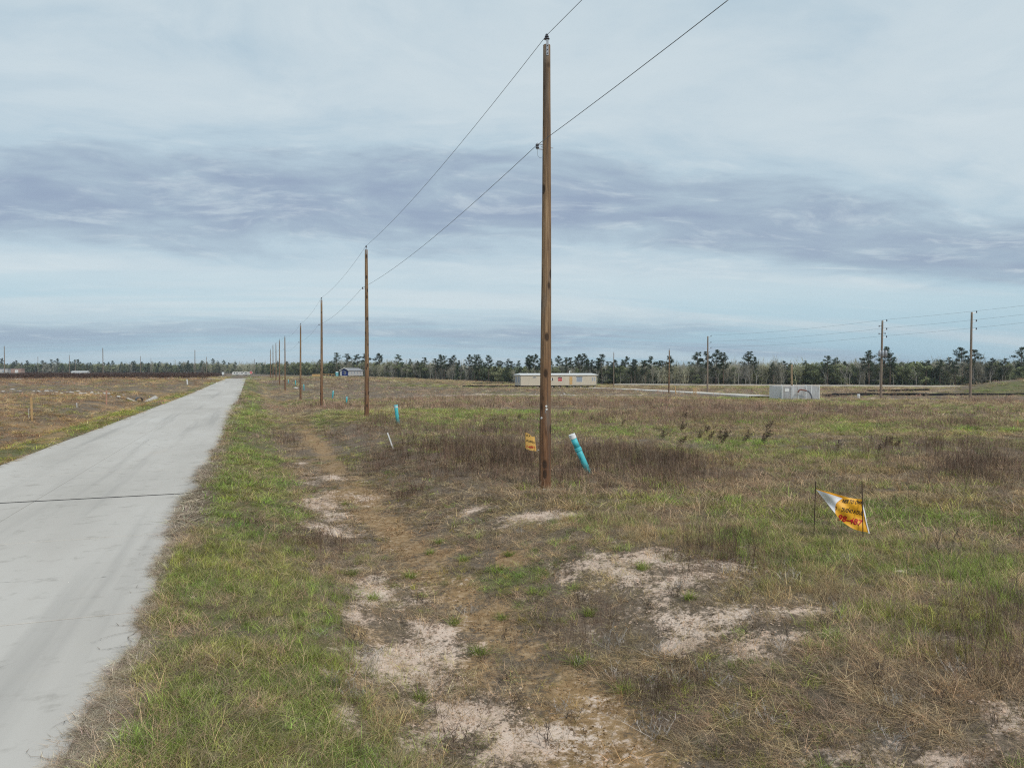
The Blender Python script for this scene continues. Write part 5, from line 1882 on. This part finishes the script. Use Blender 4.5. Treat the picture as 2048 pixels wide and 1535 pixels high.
camper(476, 430, 7.2, "longer white camper trailer parked beyond the crossroads")
camper(493.5, 436, 4.0, "shorter white camper trailer parked beyond the stop sign", .1)

# ------------------------------------------------------------------ far buildings across the road
def shed(u, d, wpx, hpx, wallm, roofm, label, door=True, gable=True):
    g = at_depth(u, d)
    W_ = wpx * d / FPX; H_ = hpx * d / FPX; D_ = min(W_, 6)
    o = empty("shed", g, -.1)
    hw = H_ * (.72 if gable else .92)
    b = MB(); b.box((-W_ / 2, 0, -.3), (W_ / 2, D_, hw)); b.build("wall", wallm, o)
    b = MB()
    b.v = [(-W_ / 2 - .3, -.3, hw), (W_ / 2 + .3, -.3, hw), (W_ / 2 + .3, D_ + .3, hw), (-W_ / 2 - .3, D_ + .3, hw), (-W_ / 2 - .3, D_ / 2, H_), (W_ / 2 + .3, D_ / 2, H_)]
    for f in ((0, 3, 2, 1), (0, 1, 5, 4), (2, 3, 4, 5), (1, 2, 5), (3, 0, 4)):
        b.face(*f)
    b.build("roof", roofm, o)
    if door:
        b = MB(); b.box((-.1 * W_, -.06, 0), (.22 * W_, -.002, hw * .82)); d_ = b.build("door", M['white'], o)
        b = MB(); b.box((.17 * W_, -.12, hw * .36), (.2 * W_, -.061, hw * .42)); b.build("handle", M['darksteel'], d_)
    else:
        for k_ in range(3):
            b = MB(); b.box((-W_ * .38 + k_ * W_ * .28, -.05, hw * .4), (-W_ * .38 + k_ * W_ * .28 + W_ * .1, -.002, hw * .75)); b.build("window", M['greyglass'], o)
    tag(o, label, "shed")


M['pinkwall'] = plain("pinkish_wall", (0.42, 0.29, 0.24), .8)
shed(32, 480, 18, 12, M['pinkwall'], M['pinkwall'], "pinkish brown shed with white door far across the road", True, False)
shed(158, 480, 28, 7, M['white'], M['roofw'], "low white building far across the road", False)
shed(-1, 480, 28, 12, M['lightsiding'], M['greyroof'], "pale grey building far across the road beside the pinkish shed", False, False)

# ------------------------------------------------------------------ chain link enclosure
gL, dL = gp(1564, 798.5); gR, dR = gp(1638.5, 799.5)
dF = (dL + dR) / 2
A0 = P(1564, 790, dF); A1 = P(1638.5, 790, dF)
mid = (A0 + A1) / 2
W_ = (Vector((A1.x - A0.x, A1.y - A0.y, 0))).length; D_ = 4.5
ang = math.atan2(A1.y - A0.y, A1.x - A0.x)
o = empty("chain_link_enclosure", Vector((A0.x, A0.y, tz(mid.x, mid.y))), ang)
FH = 1.72
M['slat'] = plain("grey_privacy_slat", (0.55, 0.55, 0.55), .6, 0, .12)
M['gatem'] = plain("dark_grey_slat", (0.40, 0.41, 0.43), .6)
posts = [0] + [(q_ - 1564) / 74.5 for q_ in (1583.5, 1597, 1612, 1622.5)] + [1.0]


def post(x, y):
    b = MB(); b.lathe([(.045, -.4), (.045, FH + .08), (.055, FH + .09), (.02, FH + .16)], 10, T=Matrix.Translation((x, y, 0))); b.build("post", M['cap'], o)


def panel(x0, y0, x1, y1, mat=None):
    L_ = math.hypot(x1 - x0, y1 - y0); a_ = math.atan2(y1 - y0, x1 - x0)
    T = Matrix.Translation((x0, y0, 0)) @ Matrix.Rotation(a_, 4, 'Z')
    b = MB(); b.tube([T @ Vector((0, 0, FH)), T @ Vector((L_, 0, FH))], .03, 8); b.build("top_rail", M['steel'], o)
    b = MB(); n_ = int(L_ / .085)
    for i in range(n_):
        x = (i + .5) * L_ / n_
        b.box((x - .027, -.006, .05), (x + .027, .006, FH - .06), T=T)
    for i in range(int(L_ / .11)):
        b.tube([T @ Vector((i * .11, -.012, .05)), T @ Vector((min(L_, i * .11 + FH * .5), -.012, FH - .05))], .004, 3, caps=False)
    q = b.build("slatted_mesh", mat or M['slat'], o); q["kind"] = "stuff"


for t in posts:
    post(t * W_, 0)
for i in range(len(posts) - 1):
    panel(posts[i] * W_ + .05, 0, posts[i + 1] * W_ - .05, 0, M['gatem'] if i == 0 else None)
for x in (0, W_):
    post(x, D_); panel(x, .05, x, D_ - .05)
for t in (.33, .66):
    post(t * W_, D_)
panel(.05, D_, W_ - .05, D_)
b = MB(); b.box((.35, -.05, 1.05), (.9, -.02, 1.45)); b.build("notice_plate", M['white'], o)
tag(o, "grey slatted chain link enclosure at the end of the access road", "fence")
g = Vector((A0.x, A0.y, 0)) + Vector((math.cos(ang), math.sin(ang), 0)) * (W_ * .62) + Vector((math.sin(ang), -math.cos(ang), 0)) * .55
o = empty("bent_pipe", Vector((g.x, g.y, tz(g.x, g.y))), ang)
pp_ = spline([(-1.15, 0, .95), (-.95, 0, 1.3), (-.5, 0, 1.3), (-.05, 0, 1.2)], 10)
b = MB(); b.tube([tuple(p) for p in pp_], .10, 10); b.build("red_hose", plain("red_brown_pipe", (0.24, 0.11, 0.085), .6), o, True)
pp_ = spline([(-.05, 0, 1.2), (.35, 0, 1.0), (.6, 0, .5), (.75, 0, -.2)], 10)
b = MB(); b.tube([tuple(p) for p in pp_], .10, 10); b.build("grey_hose", plain("grey_pipe", (0.17, 0.18, 0.20), .6), o, True)
b = MB(); b.box((-.75, -.35, -.2), (.45, .35, .22)); b.build("pad", M['rubble'], o)
tag(o, "red and grey bent hose pipe arching in front of the enclosure", "pipe")
# guy wires of the service pole
for k_, (uu, vv) in enumerate(((1610, 776), (1634, 772))):
    pass

# ------------------------------------------------------------------ black silt fences
M['silt'] = plain("black_silt_fabric", (0.014, 0.014, 0.016), .85, 0, .3, 2.0)


def silt(us, label, h=.55):
    pts = []
    for u, v in us:
        pts.append(gp(u, v)[0])
    o = empty("silt_fence", pts[0])
    dense = []
    for i in range(len(pts) - 1):
        n_ = max(2, int((pts[i + 1] - pts[i]).length / 1.6))
        dense += [pts[i].lerp(pts[i + 1], j / n_) for j in range(n_)]
    dense.append(pts[-1])
    b = MB()
    for i, p in enumerate(dense):
        z = tz(p.x, p.y); hh = h * (1 - .28 * r2.random())
        for off in (0, .02):
            b.v += [tuple(Vector((p.x, p.y + off, z - .15)) - pts[0]), tuple(Vector((p.x, p.y + off, z + hh)) - pts[0])]
    for i in range(len(dense) - 1):
        a_ = 4 * i
        b.face(a_, a_ + 4, a_ + 5, a_ + 1); b.face(a_ + 2, a_ + 3, a_ + 7, a_ + 6); b.face(a_ + 1, a_ + 5, a_ + 7, a_ + 3)
    b.build("fabric", M['silt'], o)
    for i in range(0, len(dense), 3):
        p = dense[i]; q = Vector((p.x, p.y - .04, tz(p.x, p.y))) - pts[0]
        b = MB(); b.box((q.x - .02, q.y - .02, q.z - .3), (q.x + .02, q.y + .015, q.z + h + .12)); b.build("stake", M['under'], o)
    tag(o, label, "silt fence", "black silt fences")


silt([(1645, 793), (1700, 791.5), (1760, 791), (1815, 791), (1850, 792)], "black silt fence behind the stubby white marker post", .5)
silt([(1852, 791), (1925, 790.5), (1990, 790), (2060, 790)], "black silt fence at the foot of the grassy spoil heap", .4)
silt([(1735, 783), (1800, 782), (1860, 781)], "short black silt fence on the bare slope behind the marker post", .45)
silt([(944, 768), (1000, 767), (1036, 766.5)], "black silt fence left of the mobile home, upper row", .55)
silt([(925, 773), (985, 774), (1040, 774)], "black silt fence left of the mobile home, lower row", .45)

# ------------------------------------------------------------------ the air
hz, ht = new_mat("haze_air")
vol = ht.add('ShaderNodeVolumePrincipled', {'Color': (0.80, 0.90, 1.0, 1.0), 'Density': 0.00016, 'Anisotropy': 0.2})
ht.add('ShaderNodeOutputMaterial', {'Volume': vol.outputs[0]})
b = MB(); b.box((-3400, -390, -6.0), (3400, 3900, 26.0))
tag(b.build("haze", hz), "thin bluish haze over the whole field", "haze", kind="stuff")
